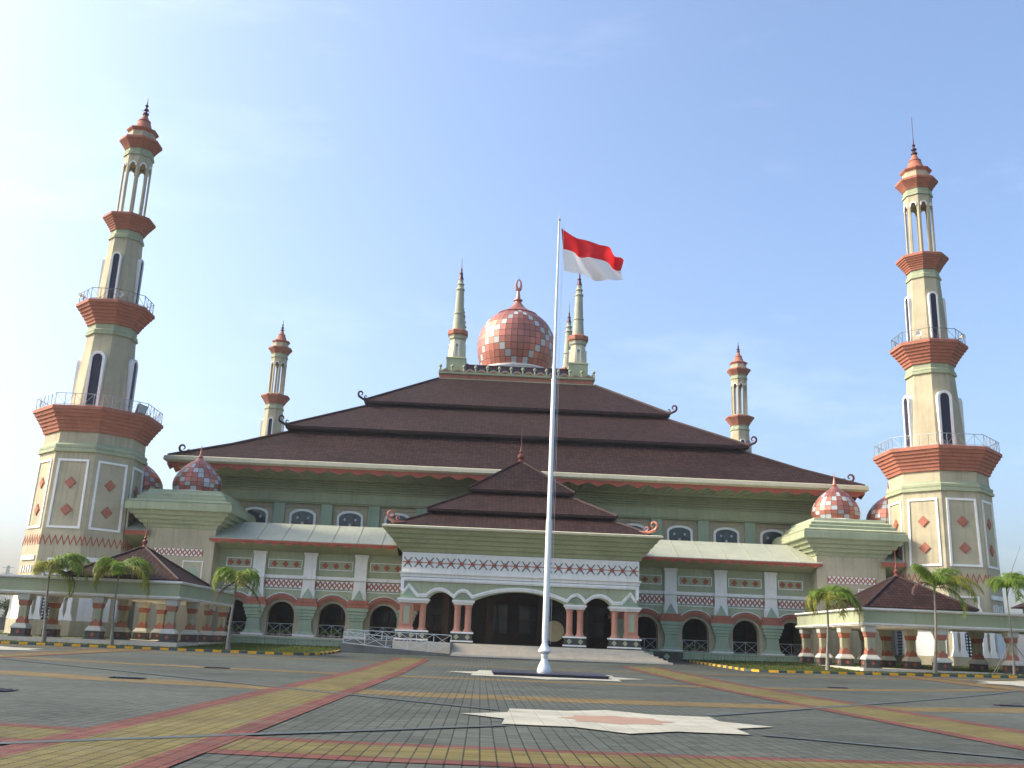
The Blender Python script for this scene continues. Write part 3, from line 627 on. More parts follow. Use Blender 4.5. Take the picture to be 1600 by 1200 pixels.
# crown: platform, balustrade crest, spires, dome
b = MB(); b.rects(0, YC, [(10.05, 10.1, 33.9), (10.05, 10.1, 34.35), (9.95, 10.0, 34.4), (9.95, 10.0, 35.0)], 0); b.build('crown_band', 'salmon', mq)
b = MB(); b.rects(0, YC, [(9.98, 10.03, 34.98), (10.15, 10.2, 35.05), (10.15, 10.2, 35.28), (10.0, 10.05, 35.32), (10.0, 10.05, 35.4)], 0); b.box(-10.2, 10.2, YC - 10.16, YC - 10.0, 34.2, 34.42, 0)
n = 13; p = 19.9/n
def crest_side(b, half, y):
    n = 13; p = 2*half/n
    for i in range(n):
        a = -half + i*p; arc = [(a + .08 + (p - .16)*j/8, 35.35 + .42*sin(pi*j/8)) for j in range(9)]; inn = [(a + p/2 + (x - a - p/2)*.66, 35.35 + (z - 35.35)*.62) for x, z in arc]
        b.prism(arc, y, y + .12, 0); b.prism(inn, y - .03, y + .0, 1)
crest_side(b, 9.95, YC - 10.1); crest_side(b, 9.95, YC + 10.0)
for s in (-1, 1):
    b.T = (lambda s: (lambda p_: (s*(-p_[1]), YC + p_[0], p_[2])))(s); crest_side(b, 10.0, -10.1); b.T = None
b.build('crest', ['green', 'salmon'], mq)
b = MB(); b.lathe(0, 0, [(.1, 0), (.1, .5), (.16, .55), (.22, .68), (.2, .82), (.08, .92), (0, .98)], 8); b.box(-.13, .13, -.13, .13, -.1, .15)
f0 = b.build('crest_finial', 'palegreen', mq, (-9.95, YC - 10.05, 35.35))
for k in range(1, 14): copy_part(f0, mq, (-9.95 + k*p, YC - 10.05, 35.35))
for s in (-1, 1):
    for k in range(1, 14): copy_part(f0, mq, (s*10.05, YC - 10.05 + k*20.1/13, 35.35))
b = MB(); b.rects(0, YC, [(8.9, 8.9, 35.2), (8.9, 8.9, 36.5), (9.0, 9.0, 36.55), (9.0, 9.0, 36.7)], 0); b.build('crown_roof', 'bronze', mq)
def spire():
    b = MB(); b.rects(0, 0, [(1.25, 1.25, 35.3), (1.25, 1.25, 37.3), (1.32, 1.32, 37.35), (1.32, 1.32, 37.5), (1.1, 1.1, 37.65)], 0); s0 = b.build('roof_spire', 'green', mq)
    b = MB(); b.lathe(0, 0, [(1.28, 37.6), (.98, 40.2)], 8, 0, False, OR); b.build('tower', 'cream_pale', s0)
    b = MB(); b.lathe(0, 0, [(1.0, 40.1), (1.18, 40.3), (1.2, 40.55), (1.3, 40.7)], 8, 0, False, OR); b.lathe(0, 0, [(.80, 41.4), (.64, 43.8), (.72, 43.82), (.72, 43.95), (.62, 44.0), (.50, 47.2), (.6, 47.25), (.6, 47.4), (.42, 47.6), (.40, 47.95), (.5, 48.0), (.5, 48.15), (.34, 48.3), (.33, 48.8)], 14, 0)
    b.build('shaft', 'spirecream', s0)
    b = MB(); b.lathe(0, 0, [(1.25, 40.68), (1.42, 40.85), (1.42, 41.35), (1.3, 41.48), (.7, 41.5)], 8, 0, False, OR); b.build('band', 'salmon', s0)
    b = MB(); b.lathe(0, 0, [(.38, 48.75), (.34, 48.95), (.2, 49.5), (.28, 49.6), (.12, 49.95), (.16, 50.2), (.05, 50.5), (.03, 51.6), (0, 52.1)], 10, 0); b.build('needle', 'bronze', s0)
    for k in (0, 2, 4, 6):
        T = oct_face(0, 0, k, lambda z: 1.22); b = MB(); b.T = T; out = arch_pts(.62, 37.75, 39.6, 8); inn = arch_pts(.36, 37.75, 39.45, 8)
        for i in range(len(out) - 1): b.prism([out[i], out[i + 1], inn[i + 1], inn[i]], -.03, .22, 0)
        b.prism(arch_pts(.4, 37.75, 39.5, 8), .1, .2, 1); b.build('niche', ['white', 'green2'], s0)
    return s0
sp0 = spire(); sp0.location = (-8, YC - 8, 0)
for x, y in ((8, YC - 8), (-8, YC + 8), (8, YC + 8)): copy_part(sp0, mq, (x, y, 0))
def paneled_dome(cx, cy, prof, n, white, name, par, loc=None, sub=1):
    b = MB(); R = len(prof) - 1
    for i in range(R):
        (r0, z0), (r1, z1) = prof[i], prof[i + 1]
        for k in range(n):
            a0, a1 = 2*pi*k/n - pi/2, 2*pi*(k + 1)/n - pi/2
            for q in range(sub):
                c0, c1 = a0 + (a1 - a0)*q/sub, a0 + (a1 - a0)*(q + 1)/sub; u0, u1 = k + q/sub, k + (q + 1)/sub
                e = 1e-3
                b.face([(cx + r0*cos(c0), cy + r0*sin(c0), z0), (cx + r0*cos(c1), cy + r0*sin(c1), z0), (cx + r1*cos(c1), cy + r1*sin(c1), z1), (cx + r1*cos(c0), cy + r1*sin(c0), z1)], 1 if white(i, k) else 0,
                       [(u0 + (e if q == 0 else 0), i + e), (u1 - (e if q == sub - 1 else 0), i + e), (u1 - (e if q == sub - 1 else 0), i + 1 - e), (u0 + (e if q == 0 else 0), i + 1 - e)], False)
    return b.build(name, ['copper_panel', 'silver_panel'], par, loc)
dp = [(4.75, 38.35), (5.05, 39.3), (5.3, 40.25), (5.46, 41.2), (5.5, 42.15), (5.42, 43.05), (5.18, 43.95), (4.78, 44.8), (4.22, 45.6), (3.5, 46.25), (2.7, 46.75)]
def wm(i, k):
    r = 9 - i
    return (k - r) % 10 == 0 or (k + r) % 10 == 0 if i <= 9 else False
dome = paneled_dome(0, YC, dp, 40, wm, 'dome', mq)
b = MB(); b.lathe(0, YC, [(2.75, 46.7), (2.85, 46.85), (2.4, 47.05), (1.8, 47.4), (1.2, 47.85), (.75, 48.35), (.5, 48.7)], 40, 0, True); b.build('dome_cap', 'copper_panel' if 0 else 'copper', dome)
b = MB(); b.lathe(0, YC, [(5.0, 36.6), (5.0, 38.0), (5.1, 38.1), (5.1, 38.35), (4.7, 38.4)], 40, 0, True); b.build('dome_drum', 'greywhite', dome)
b = MB(); b.lathe(0, YC, [(.5, 48.6), (.42, 48.95), (.66, 49.02), (.66, 49.14), (.36, 49.25), (.27, 49.8), (.15, 50.6)], 12, 0)
pts = [(.34*sin(t) , YC, 51.45 - .78*cos(t)*1.02) for t in [pi*2*i/20 for i in range(21)]]; b.tube(pts, [.09 + .16*(0.5 + .5*cos(2*pi*i/20))**1 for i in range(21)], 0, 6)
b.bar((0, YC, 52.2), (0, YC, 52.75), .03); b.build('crescent_finial', 'copper', dome)

# ---- corner blocks with checkered domes (front pair and flank pair)
sprof = [(2.2, 0), (2.32, .45), (2.36, .85), (2.28, 1.3), (2.05, 1.8), (1.68, 2.3), (1.2, 2.78), (.72, 3.12)]
def corner_block(cx, cy, rot=0, decorate=True):
    b = MB(); b.rects(0, 0, [(3.3, 3.5, 0), (3.3, 3.5, 10.95)], 0); blk = b.build('corner_block', 'cream', mq, (cx, cy, 0)); blk.rotation_euler = (0, 0, rot)
    b = MB(); prof = [(3.3, 3.5, 10.9)]
    for i in range(4):
        o = .1 + i*.36; prof += [(3.3 + o, 3.5 + o, 10.95 + i*.36), (3.3 + o + .12, 3.5 + o + .12, 11.2 + i*.36), (3.3 + o + .14, 3.5 + o + .14, 11.3 + i*.36)]
    prof += [(4.9, 5.1, 12.42), (4.95, 5.15, 12.5), (4.95, 5.15, 13.1), (4.8, 5.0, 13.16), (4.85, 5.05, 13.22), (4.85, 5.05, 13.3), (4.2, 4.4, 13.5), (4.2, 4.4, 13.75), (3.9, 4.1, 13.85), (3.9, 4.1, 14.1), (3.5, 3.7, 14.3), (3.4, 3.6, 14.55)]
    b.rects(0, 0, prof, 0); b.build('block_cornice', 'green', blk)
    d = paneled_dome(0, 0, [(r, z + 14.75) for r, z in sprof], 24, lambda i, k: ((i + k) % 4 == 0 or (i*3 + k*2) % 7 == 0) and i < 6, 'dome', blk)
    b = MB(); b.lathe(0, 0, [(2.5, 14.5), (2.5, 14.68), (2.3, 14.78)], 28, 0); b.build('dome_ring', 'greywhite', blk)
    b = MB(); b.lathe(0, 0, [(.74, 17.84), (.4, 18.1), (.22, 18.3), (.28, 18.36), (.2, 18.45), (.12, 18.75), (.0, 19.75)], 12, 0); b.build('dome_spire', 'copper', blk)
    if decorate:
        b = MB(); lattice(b, -2.35, 2.35, 8.35, 9.05, -3.5, 7)
        b.build('lattice_frieze', ['salmon', 'white'], blk)
        for x0 in (-2.45, .55):
            b = MB(); out = [(x0, 5.9), (x0, 7.95), (x0 + 1.9, 7.95), (x0 + 1.9, 5.9)]; b.ribbon(out, .09, -3.56, -3.48, 0, True)
            c = x0 + .95; b.prism([(c - .55, 6.4), (c - .55, 6.85), (c - .3, 7.25), (c, 7.6), (c + .3, 7.25), (c + .55, 6.85), (c + .55, 6.4)], -3.55, -3.48, 1); b.build('framed_panel', ['white', 'green2'], blk)
    return blk
def lattice(b, x0, x1, z0, z1, y, cols, back=.0):
    """brick red strip with rows of small white triangles"""
    b.box(x0, x1, y - .03, y + .02, z0, z1, 0); n = round((x1 - x0)/.44); p = (x1 - x0)/n; rh = (z1 - z0)/3
    for i in range(n):
        c = x0 + (i + .5)*p
        b.prism([(c - p*.40, z1 - .03), (c + p*.40, z1 - .03), (c, z1 - rh*1.15)], y - .05, y - .02, 1)
        b.prism([(c - p*.40, z0 + .03), (c, z0 + rh*1.15), (c + p*.40, z0 + .03)], y - .05, y - .02, 1)
        e = c + p/2
        if i < n - 1: b.prism([(e - p*.24, z0 + rh*1.5), (e, z0 + rh*2.2), (e + p*.24, z0 + rh*1.5), (e, z0 + rh*.8)], y - .05, y - .02, 1)
for sx in (-1, 1):
    corner_block(sx*31.9, 97.5); corner_block(sx*38.9, 101.2, sx*pi/2, False)

# ---- two wings with arcades
YW = 96.0; FL = 1.5
PX = [10.0, 14.9, 19.75, 24.6]; 
def bay(b, xc, w):
    op = arch_pts(2.56, FL, 4.66, 14, xc); h = w/2
    b.prism([(xc - h, FL)] + op + [(xc + h, FL), (xc + h, 6.0), (xc - h, 6.0)], 0, .9, 0)
for sx in (-1, 1):
    T = (lambda s: (lambda p: (s*p[0], YW + p[1], p[2])))(sx)
    b = MB(); b.T = T
    bays = [(12.45, 4.9), (17.32, 4.85), (22.17, 4.85), (26.6, 4.0)]
    for xc, w in bays: bay(b, xc, w)
    b.box(10.0, 28.6, .02, .9, 6.0, 9.4, 1)
    b.build('wing_wall', ['cream', 'green'], mq)
    b = MB(); b.T = T; b.box(10, 28.6, 6.0, 6.2, 1, 9.4, 0)
    for xc, w in bays: b.box(xc - 1.5, xc + 1.5, 5.9, 6.02, 1.5, 4.4, 1); b.box(xc - .05, xc + .05, 5.8, 5.92, 1.5, 4.4, 0); b.box(xc - 1.5, xc + 1.5, 5.8, 5.92, 2.9, 3.0, 0)
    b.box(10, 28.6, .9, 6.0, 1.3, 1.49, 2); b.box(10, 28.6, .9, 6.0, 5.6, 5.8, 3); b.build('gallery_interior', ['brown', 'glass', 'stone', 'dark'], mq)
    b = MB(); b.T = T; b.box(10.0, 28.6, -.75, .95, .2, 1.49, 0); b.build('wing_plinth', 'steps', mq)
    # orange arch mouldings
    b = MB(); b.T = T
    for xc, w in bays:
        R2 = 1.98; pts = []
        for i in range(17):
            a = pi*(.17 + .66*i/16); pts.append((xc - R2*cos(a)*1.0, 3.36 + R2*sin(a)))
        b.ribbon(pts, .42, -.22, .03, 0); b.ribbon(pts, .2, -.32, -.2, 0)
    for x in PX + [28.2]:
        if x < 28: b.box(x - 1.08, x + 1.08, -.62, .03, 4.28, 4.6, 0); b.box(x - .92, x + .92, -.56, .03, 4.62, 5.0, 0)
    b.build('arch_moulding', 'salmon', mq)
    b = MB(); b.T = T
    for xc, w in bays:
        arc_ = [(xc - 1.9*cos(pi*(.17 + .66*i/16)), 3.36 + 1.9*sin(pi*(.17 + .66*i/16))) for i in range(17)]; h = w/2
        b.prism([(xc - h, 6.02), (xc - h, 4.35)] + arc_ + [(xc + h, 4.35), (xc + h, 6.02)], -.03, .05)
    b.build('spandrel', 'green', mq)
    for x in PX[1:] + [PX[0] + .3]:
        b = MB(); b.T = T
        b.rects(x, -.02, [(.9, .62, FL + .22), (.72, .5, 1.95), (.60, .46, 2.5), (.58, .44, 3.05), (.70, .5, 3.1), (.70, .5, 3.3), (.82, .54, 3.36), (.82, .54, 3.62), (.92, .58, 3.68), (.92, .58, 3.92), (1.04, .64, 3.98), (1.04, .64, 4.27)], 0); col = b.build('column', 'green2', mq)
        b = MB(); b.T = T; b.box(x - 1.02, x + 1.02, -.72, .5, FL, FL + .2); b.build('column_base', 'white', col)
        b = MB(); b.T = T; b.box(x - .58, x + .58, -.3, .03, 5.0, 9.3); b.box(x - .66, x + .66, -.36, .03, 9.05, 9.3); b.prism([(x - .58, 5.0), (x - .68, 5.0), (x - .58, 6.2)], -.3, .03); b.prism([(x + .58, 5.0), (x + .58, 6.2), (x + .68, 5.0)], -.3, .03); b.build('pilaster', 'greywhite', mq)
        b = MB(); b.T = T; b.face([(x - .5, -.58, 5.0), (x + .5, -.58, 5.0), (x, -.31, 6.0)]); b.face([(x - .5, -.58, 5.0), (x, -.31, 6.0), (x - .5, -.31, 5.0)]); b.face([(x + .5, -.58, 5.0), (x + .5, -.31, 5.0), (x, -.31, 6.0)]); b.build('spike_ornament', 'green2', mq)
    b = MB(); b.T = T
    b.box(10.0, 28.6, -.16, .03, 6.80, 7.0, 0); b.box(10.0, 28.6, -.1, .03, 7.0, 7.12, 0)
    for x in PX: b.box(x - .64, x + .64, -.42, -.3, 6.8, 7.0, 0); b.box(x - .62, x + .62, -.36, -.3, 7.0, 7.12, 0)
    b.build('string_course', 'greywhite', mq)
    for xc, w in bays:
        h = 1.82 if xc < 26 else 1.3
        b = MB(); b.T = T; lattice(b, xc - h, xc + h, 5.95, 6.72, 0.0, 10); b.build('lattice_frieze', ['salmon', 'white'], mq)
        b = MB(); b.T = T; hh = 1.62 if xc < 26 else 1.2
        b.ribbon([(xc - hh, 7.72), (xc - hh, 8.6), (xc + hh, 8.6), (xc + hh, 7.72)], .07, -.06, .03, 0, True)
        for q in (-1, 0, 1):
            x = xc + q*hh*.64
            for rr, yy in ((.3, -.04), (.22, -.07)): b.prism([(x - rr, 8.16), (x, 8.16 + rr), (x + rr, 8.16), (x, 8.16 - rr)], yy, .03, 1)
        b.build('framed_panel', ['white', 'red'], mq)
        b = MB(); b.T = T; R3 = 2.0; pts = [(xc - h, 5.85)] + [(xc - h, 4.75)]; arc = [(xc - 2.05*cos(pi*(.15 + .70*i/14)), 3.36 + 2.05*sin(pi*(.15 + .7*i/14))) for i in range(15)]
        b.ribbon([(xc - h, 5.83), (xc + h, 5.83)], .07, -.07, .03); b.ribbon(arc, -.07, -.24, .03); b.box(xc - h, xc - h + .07, -.07, .03, 4.75, 5.83); b.box(xc + h - .07, xc + h, -.07, .03, 4.75, 5.83); b.build('arch_panel', 'white', mq)
        # railing in the arch
        b = MB(); b.T = T
        for z in (2.62, FL + .12): b.bar((xc - 1.28, .3, z), (xc + 1.28, .3, z), .035)
        for q in (-1.2, 0, 1.2): b.bar((xc + q, .3, FL), (xc + q, .3, 2.62), .03)
        for q in (-1, 1): b.bar((xc, .3, FL + .12), (xc + q*1.2, .3, 2.62), .022); b.bar((xc, .3, 2.62), (xc + q*1.2, .3, FL + .12), .022)
        b.build('railing', 'steel', mq)
    # canopy: sloped metal sheet with scalloped red edge and olive soffit
    b = MB(); b.T = T; x0, x1 = 11.4, 29.1
    b.prism([(0, 0)], 0, 0) if 0 else None
    P0, P1 = (-2.2, 10.2), (2.2, 12.25)
    b.face([(x0, P0[0], P0[1]), (x1, P0[0], P0[1]), (x1 - .6, P1[0], P1[1]), (x0, P1[0], P1[1])], 0)
    b.face([(x0, P0[0], P0[1] - .1), (x1, P0[0], P0[1] - .1), (x1, P0[0], P0[1]), (x0, P0[0], P0[1])], 0)
    k = x0 + 1.5
    while k < x1 - .6:
        b.bar((k, P0[0], P0[1] + .02), (k - .0, P1[0], P1[1] + .02), .035, 0); k += 2.35
    b.face([(x0, P1[0], P1[1]), (x1 - .6, P1[0], P1[1]), (x1 - .6, 8.6, P1[1]), (x0, 8.6, P1[1])], 0)
    b.face([(x1, P0[0], P0[1] - .1), (x1 - .6, P1[0], P1[1]), (x1 - .6, P1[0], 9.6)], 0); b.face([(x1, P0[0], P0[1] - .1), (x1, P0[0], P0[1]), (x1 - .6, P1[0], P1[1])], 0)
    cn = b.build('canopy', 'canopy', mq)
    b = MB(); b.T = T; b.face([(x0, P0[0] + .1, P0[1] - .3), (x1 - .2, P0[0] + .1, P0[1] - .3), (x1 - .2, -.05, 9.32), (x0, -.05, 9.32)], 0); b.build('soffit', 'olive', cn)
    b = MB(); b.T = T; n_ = 13; pw = (x1 - x0)/n_
    for i in range(n_):
        a = x0 + i*pw; low = [(a + pw*j/8, 9.95 - .2*sin(pi*j/8)) for j in range(9)]; b.prism([(a, 10.1)] + low + [(a + pw, 10.1)], P0[0] + .04, P0[0] + .1)
    b.box(x0, x1, P0[0] - .03, P0[0] + .05, 9.98, 10.14); b.build('canopy_trim', 'red', cn)
    # small link canopy between corner block and minaret
    b = MB(); b.T = T; b.face([(34.7, -2.6, 10.5), (36.9, -2.6, 10.5), (36.9, .8, 11.9), (34.7, .8, 11.9)], 0); b.box(34.9, 38.5, .5, 2, 1.0, 10.6, 2)
    b.face([(34.7, -2.55, 10.2), (36.9, -2.55, 10.2), (38.6, .4, 9.2), (34.9, .4, 9.2)], 3); b.box(34.7, 36.9, -2.65, -2.55, 10.12, 10.52, 1); b.face([(36.9, -2.6, 10.2), (36.9, -2.6, 10.5), (36.9, .8, 11.9), (36.9, .8, 9.2)], 0)
    b.build('canopy', ['canopy', 'red', 'cream', 'olive'], mq)
b = MB(); b.rects(0, 134, [(35.8, 36.2, 1), (35.8, 36.2, 10.8)], 0); b.v = [(x, max(y, 102.3) if y < 110 else y, z) for x, y, z in b.v]; b.build('flank_wall', 'cream', mq)

# ---- entrance porch
YP = 85.0
b = MB()
arcs = []
def arc(x0, x1, z0, zt, n=14): return [(x0 + (x1 - x0)*i/n, z0 + (zt - z0)*math.sin(pi*i/n)**.9) for i in range(n + 1)]
def circ(x0, x1, z0, zt, n=14):
    """circular segment"""
    h = zt - z0; c = (x1 - x0)/2; Rr = (c*c + h*h)/(2*h); xc = (x0 + x1)/2; zc = zt - Rr; a = math.asin(min(1, c/Rr)); return [(xc + Rr*sin(-a + 2*a*i/n), zc + Rr*cos(-a + 2*a*i/n)) for i in range(n + 1)]
low = [(-10.1, 5.0), (-7.75, 5.0)] + circ(-7.7, -5.62, 5.02, 5.62)[1:-1] + [(-5.6, 5.0), (-3.85, 5.0)] + circ(-3.83, 3.83, 5.02, 5.86, 24)[1:-1] + [(3.85, 5.0), (5.6, 5.0)] + circ(5.62, 7.7, 5.02, 5.62)[1:-1] + [(7.75, 5.0), (10.1, 5.0)]
b.prism([(10.1, 6.8), (-10.1, 6.8)] + low, YP, YP + .7, 0); b.build('porch_wall', 'green', mq)
b = MB()
zig = [(-9.98, 5.55), (-9.42, 6.25), (-8.62, 5.42), (-7.95, 5.42)] + circ(-7.92, -5.66, 5.45, 5.98)[1:-1] + [(-5.58, 5.46)] + circ(-5.5, -4.1, 5.5, 5.95, 10)[1:-1] + [(-4.0, 5.46)] + circ(-3.95, 3.95, 5.46, 6.22, 24)[1:-1] + [(4.0, 5.46)] + circ(4.1, 5.5, 5.5, 5.95, 10)[1:-1] + [(5.58, 5.46)] + circ(5.66, 7.92, 5.45, 5.98)[1:-1] + [(7.95, 5.42), (8.62, 5.42), (9.42, 6.25), (9.98, 5.55)]
b.ribbon(zig, .14, YP - .16, YP + .02); b.ribbon([(x, z - .13) for x, z in zig], .16, YP - .09, YP + .02)
b.box(-10.12, 10.12, YP - .14, YP + .02, 6.45, 6.76); b.box(-10.12, -9.85, YP - .14, YP + .02, 5.6, 6.45); b.box(9.85, 10.12, YP - .14, YP + .02, 5.6, 6.45); b.box(-9.8, 9.8, YP - .2, YP - .13, 6.55, 6.66)
b.build('arch_trim', 'white', mq)
b = MB(); b.box(-10.14, 10.14, YP - .10, 96, 7.2, 8.85, 0); b.box(-10.3, 10.3, YP - .3, 96, 7.08, 7.2, 0); b.box(-10.2, 10.2, YP - .18, 96, 6.8, 7.08, 0)
n = 22; p = 20.2/n
for i in range(n):
    c = -10.1 + (i + .5)*p; z = 8.02; y = YP - .10
    if 1:
        st = [(c + (.19 if j % 2 == 0 else .10)*cos(pi/2 + j*pi/6), z + (.21 if j % 2 == 0 else .11)*sin(pi/2 + j*pi/6)) for j in range(12)]; b.prism(st, y - .07, y + .0, 1)
        b.box(c - p/2, c + p/2, y - .025, y, z - .03, z + .03, 1)
        for sx in (-1, 1):
            for sz in (-1, 1):
                a0, a1 = (c + sx*.1, z + sz*.12), (c + sx*.34, z + sz*.42); dx, dz = a1[0] - a0[0], a1[1] - a0[1]; L = math.hypot(dx, dz); nx, nz_ = -dz/L*.035, dx/L*.035
                b.prism([(a0[0] + nx, a0[1] + nz_), (a1[0] + nx, a1[1] + nz_), (a1[0] - nx, a1[1] - nz_), (a0[0] - nx, a0[1] - nz_)], y - .03, y, 2)
b.build('porch_frieze', ['greywhite', 'red', 'stone'], mq)
# cornice, roof
b = MB(); hy0 = 11.0; prof = [(10.15, 10.15, 8.85)]
for i in range(5):
    o = .12 + i*.3; prof += [(10.15 + o, 10.15 + o, 8.9 + i*.36), (10.15 + o + .14, 10.15 + o + .14, 9.16 + i*.36), (10.15 + o + .16, 10.15 + o + .16, 9.25 + i*.36)]
prof += [(11.75, 11.75, 10.72)]
b.rects(0, 95.15, prof, 0, (True, False)); b.build('porch_cornice', 'olive', mq)
b = MB(); b.rects(0, 95.15, [(11.75, 11.75, 10.7), (11.92, 11.92, 10.76), (11.92, 11.92, 10.92), (11.8, 11.8, 10.98)], 0); b.build('porch_fascia', 'cream_pale', mq)
roof_level((11.0, 11.0, 11.15), (7.9, 7.9, 12.58), 'porch_roof', .16, 0, 95.15, 'tile2', .3, .12)
roof_level((8.45, 8.45, 12.9), (4.4, 4.4, 15.08), 'porch_roof', .22, 0, 95.15, 'tile2', .6, .12)
roof_level((4.95, 4.95, 15.35), (.12, .12, 18.9), 'porch_roof', .22, 0, 95.15, 'tile2', .6, .12)
b = MB(); b.lathe(0, 95.15, [(.3, 18.7), (.34, 19.0), (.16, 19.15), (.34, 19.35), (.34, 19.55), (.12, 19.75), (.2, 19.95), (.08, 20.15), (.04, 20.5), (.02, 22.0), (0, 22.4)], 10); b.build('roof_finial', 'finialred', mq)
for sx in (-1, 1):
    for sy in (-1, 1): scroll(sx, sy, sx*11.0, 95.15 + sy*11.0, 11.3, .95, 'copper')
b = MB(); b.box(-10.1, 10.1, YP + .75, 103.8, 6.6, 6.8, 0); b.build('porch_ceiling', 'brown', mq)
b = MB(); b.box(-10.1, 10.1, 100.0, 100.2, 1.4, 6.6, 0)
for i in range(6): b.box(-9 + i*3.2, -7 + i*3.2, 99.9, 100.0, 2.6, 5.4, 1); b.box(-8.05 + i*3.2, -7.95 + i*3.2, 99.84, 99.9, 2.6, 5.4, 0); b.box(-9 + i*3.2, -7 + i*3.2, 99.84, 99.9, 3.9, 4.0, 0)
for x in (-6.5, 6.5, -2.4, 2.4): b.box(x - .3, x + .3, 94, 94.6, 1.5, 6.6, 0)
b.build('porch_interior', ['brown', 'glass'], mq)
# columns
def porch_col(x):
    b = MB(); b.lathe(0, 0, [(.40, 2.42), (.40, 2.5), (.30, 2.62), (.275, 2.75), (.265, 4.4), (.32, 4.5), (.36, 4.66)], 18, 0); return b.build('porch_column', 'colsalmon', mq, (x, YP + .35, 0))
for x in (-5.2, -4.3, 4.3, 5.2, -8.15, 8.15): porch_col(x)
for sx in (-1, 1):
    T = (lambda s: (lambda p: (s*p[0], p[1], p[2])))(sx)
    for x0, x1 in ((3.8, 5.7), (7.6, 10.36)):
        b = MB(); b.T = T; b.box(x0 + .1, x1 - .1, YP - .15, YP + .85, 1.72, 2.28, 0); b.box(x0, x1, YP - .25, YP + .95, 2.28, 2.42, 1); b.box(x0, x1, YP - .25, YP + .95, 1.6, 1.72, 1); b.box(x0 + .03, x1 - .03, YP - .22, YP + .92, 1.49, 1.6, 0)
        nd = 2 if x0 < 5 else 3
        for i in range(nd):
            c = x0 + (x1 - x0)*(i + .5)/nd; b.prism([(c - .22, 2.0), (c, 2.24), (c + .22, 2.0), (c, 1.76)], YP - .18, YP - .14, 2)
        b.build('pedestal', ['stone', 'white', 'palegreen'], mq)
        b = MB(); b.T = T; b.box(x0, x1, YP - .25, YP + .95, 4.86, 5.0, 0); b.box(x0 + .08, x1 - .08, YP - .18, YP + .88, 4.76, 4.86, 0); b.box(x0 + .15, x1 - .15, YP - .1, YP + .8, 4.64, 4.76, 0); b.build('capital', 'white', mq)
    b = MB(); b.T = T; b.box(8.95, 10.08, YP, YP + .8, 2.42, 4.65, 0); b.box(8.85, 10.18, YP - .1, YP + .9, 2.42, 2.66, 0); b.ribbon([(9.14, 2.85), (9.14, 4.5), (9.9, 4.5), (9.9, 2.85)], .1, YP - .06, YP + .02, 0, True); b.box(9.25, 9.79, YP - .03, YP + .02, 2.95, 4.4, 1)
    b.build('pier', ['colsalmon', 'palegreen'], mq)
    b = MB(); b.T = T; b.prism([(8.6, 5.0), (10.15, 5.0), (9.42, 6.0)], YP - .06, YP + .02, 0); b.build('gable_ornament', 'green2', mq)
    b = MB(); b.T = T
    for i in range(7):
        a = pi*(i + .5)/7; b.bar((4.75, YP - .04, 5.16), (4.75 + .5*cos(a), YP - .04, 5.16 + .4*sin(a)), .03, 0, 5, .06)
    b.lathe(4.75, YP - .06, [(0, 5.62), (.1, 5.66), (.12, 5.74), (.08, 5.82), (0, 5.84)], 8, 1); b.build('shell_ornament', ['green2', 'white'], mq)
# floor and stairs
b = MB(); b.box(-10.4, 10.4, 84.0, 100, .1, 1.49, 0); b.build('porch_floor', 'steps', mq)
b = MB(); ns = 7; zb = zg(0, 81)
for i in range(ns):
    y0 = 81.6 + i*.36; z1 = .5 + (i + 1)*.14; xr = 12.4 - i*.33
    b.box(-5.5, xr, y0, 84.2 + .001*i, zb - .3, z1, 0)
    if xr > 10.4: b.box(10.4, xr, 84.2, 92 - i*.2, zb - .3, z1 - .002, 0)
b.build('steps', 'steps', mq)
b = MB(); b.box(-5.6, 12.9, 80.9, 84, zb - .3, .50, 0); b.build('step_base', 'concrete', mq)
b = MB(); b.box(10.6, 11.9, 88, 91, .4, 1.45, 0); b.box(12.4, 15.35, 92.4, 95.2, .4, 1.48, 1); b.box(12.3, 15.4, 92.3, 95.2, 1.48, 1.6, 0); b.prism([(13.6, 1.05), (13.9, 1.35), (14.2, 1.05), (13.9, .75)], 92.36, 92.42, 0); b.build('side_plinth', ['green2', 'stone'], mq)

# ------------------------------------------------------------------ balustrades, ramp
def balustrade(x0, x1, y, z0, z1, lab):
    b = MB(); b.box(x0, x1, y, y + .25, z0 - .4, z0 + .12); b.box(x0, x1, y - .04, y + .29, z1 - .16, z1); n = round(abs(x1 - x0)/.32)
    p = (x1 - x0)/n
    for i in range(n):
        c = x0 + (i + .5)*p; w = p*.36
        b.prism([(c - w, z0 + .12), (c - w*1.25, z0 + .3), (c - w*.95, z1 - .3), (c - w*1.3, z1 - .16), (c + w*1.3, z1 - .16), (c + w*.95, z1 - .3), (c + w*1.25, z0 + .3), (c + w, z0 + .12)], y + .03, y + .2)
        if i % 9 == 4: b.box(c - .2, c + .2, y - .02, y + .27, z0, z1 - .1)
    return tag(b.build('balustrade', 'green2'), lab, 'balustrade', 'low green balustrades in front of the wings')
balustrade(-26.2, -15.4, 92.6, .62, 1.38, 'low pale green balustrade with slots in front of the left arcade, beside the ramp')
balustrade(15.4, 26.6, 92.6, .75, 1.55, 'low pale green balustrade with slots in front of the right arcade')
rp_ = tag(empty('access_ramp', (-9.9, 82, 0)), 'dark grey concrete ramp with white crossed railings left of the entrance steps', 'ramp')
b = MB(); X0, X1 = -4.3, 4.3
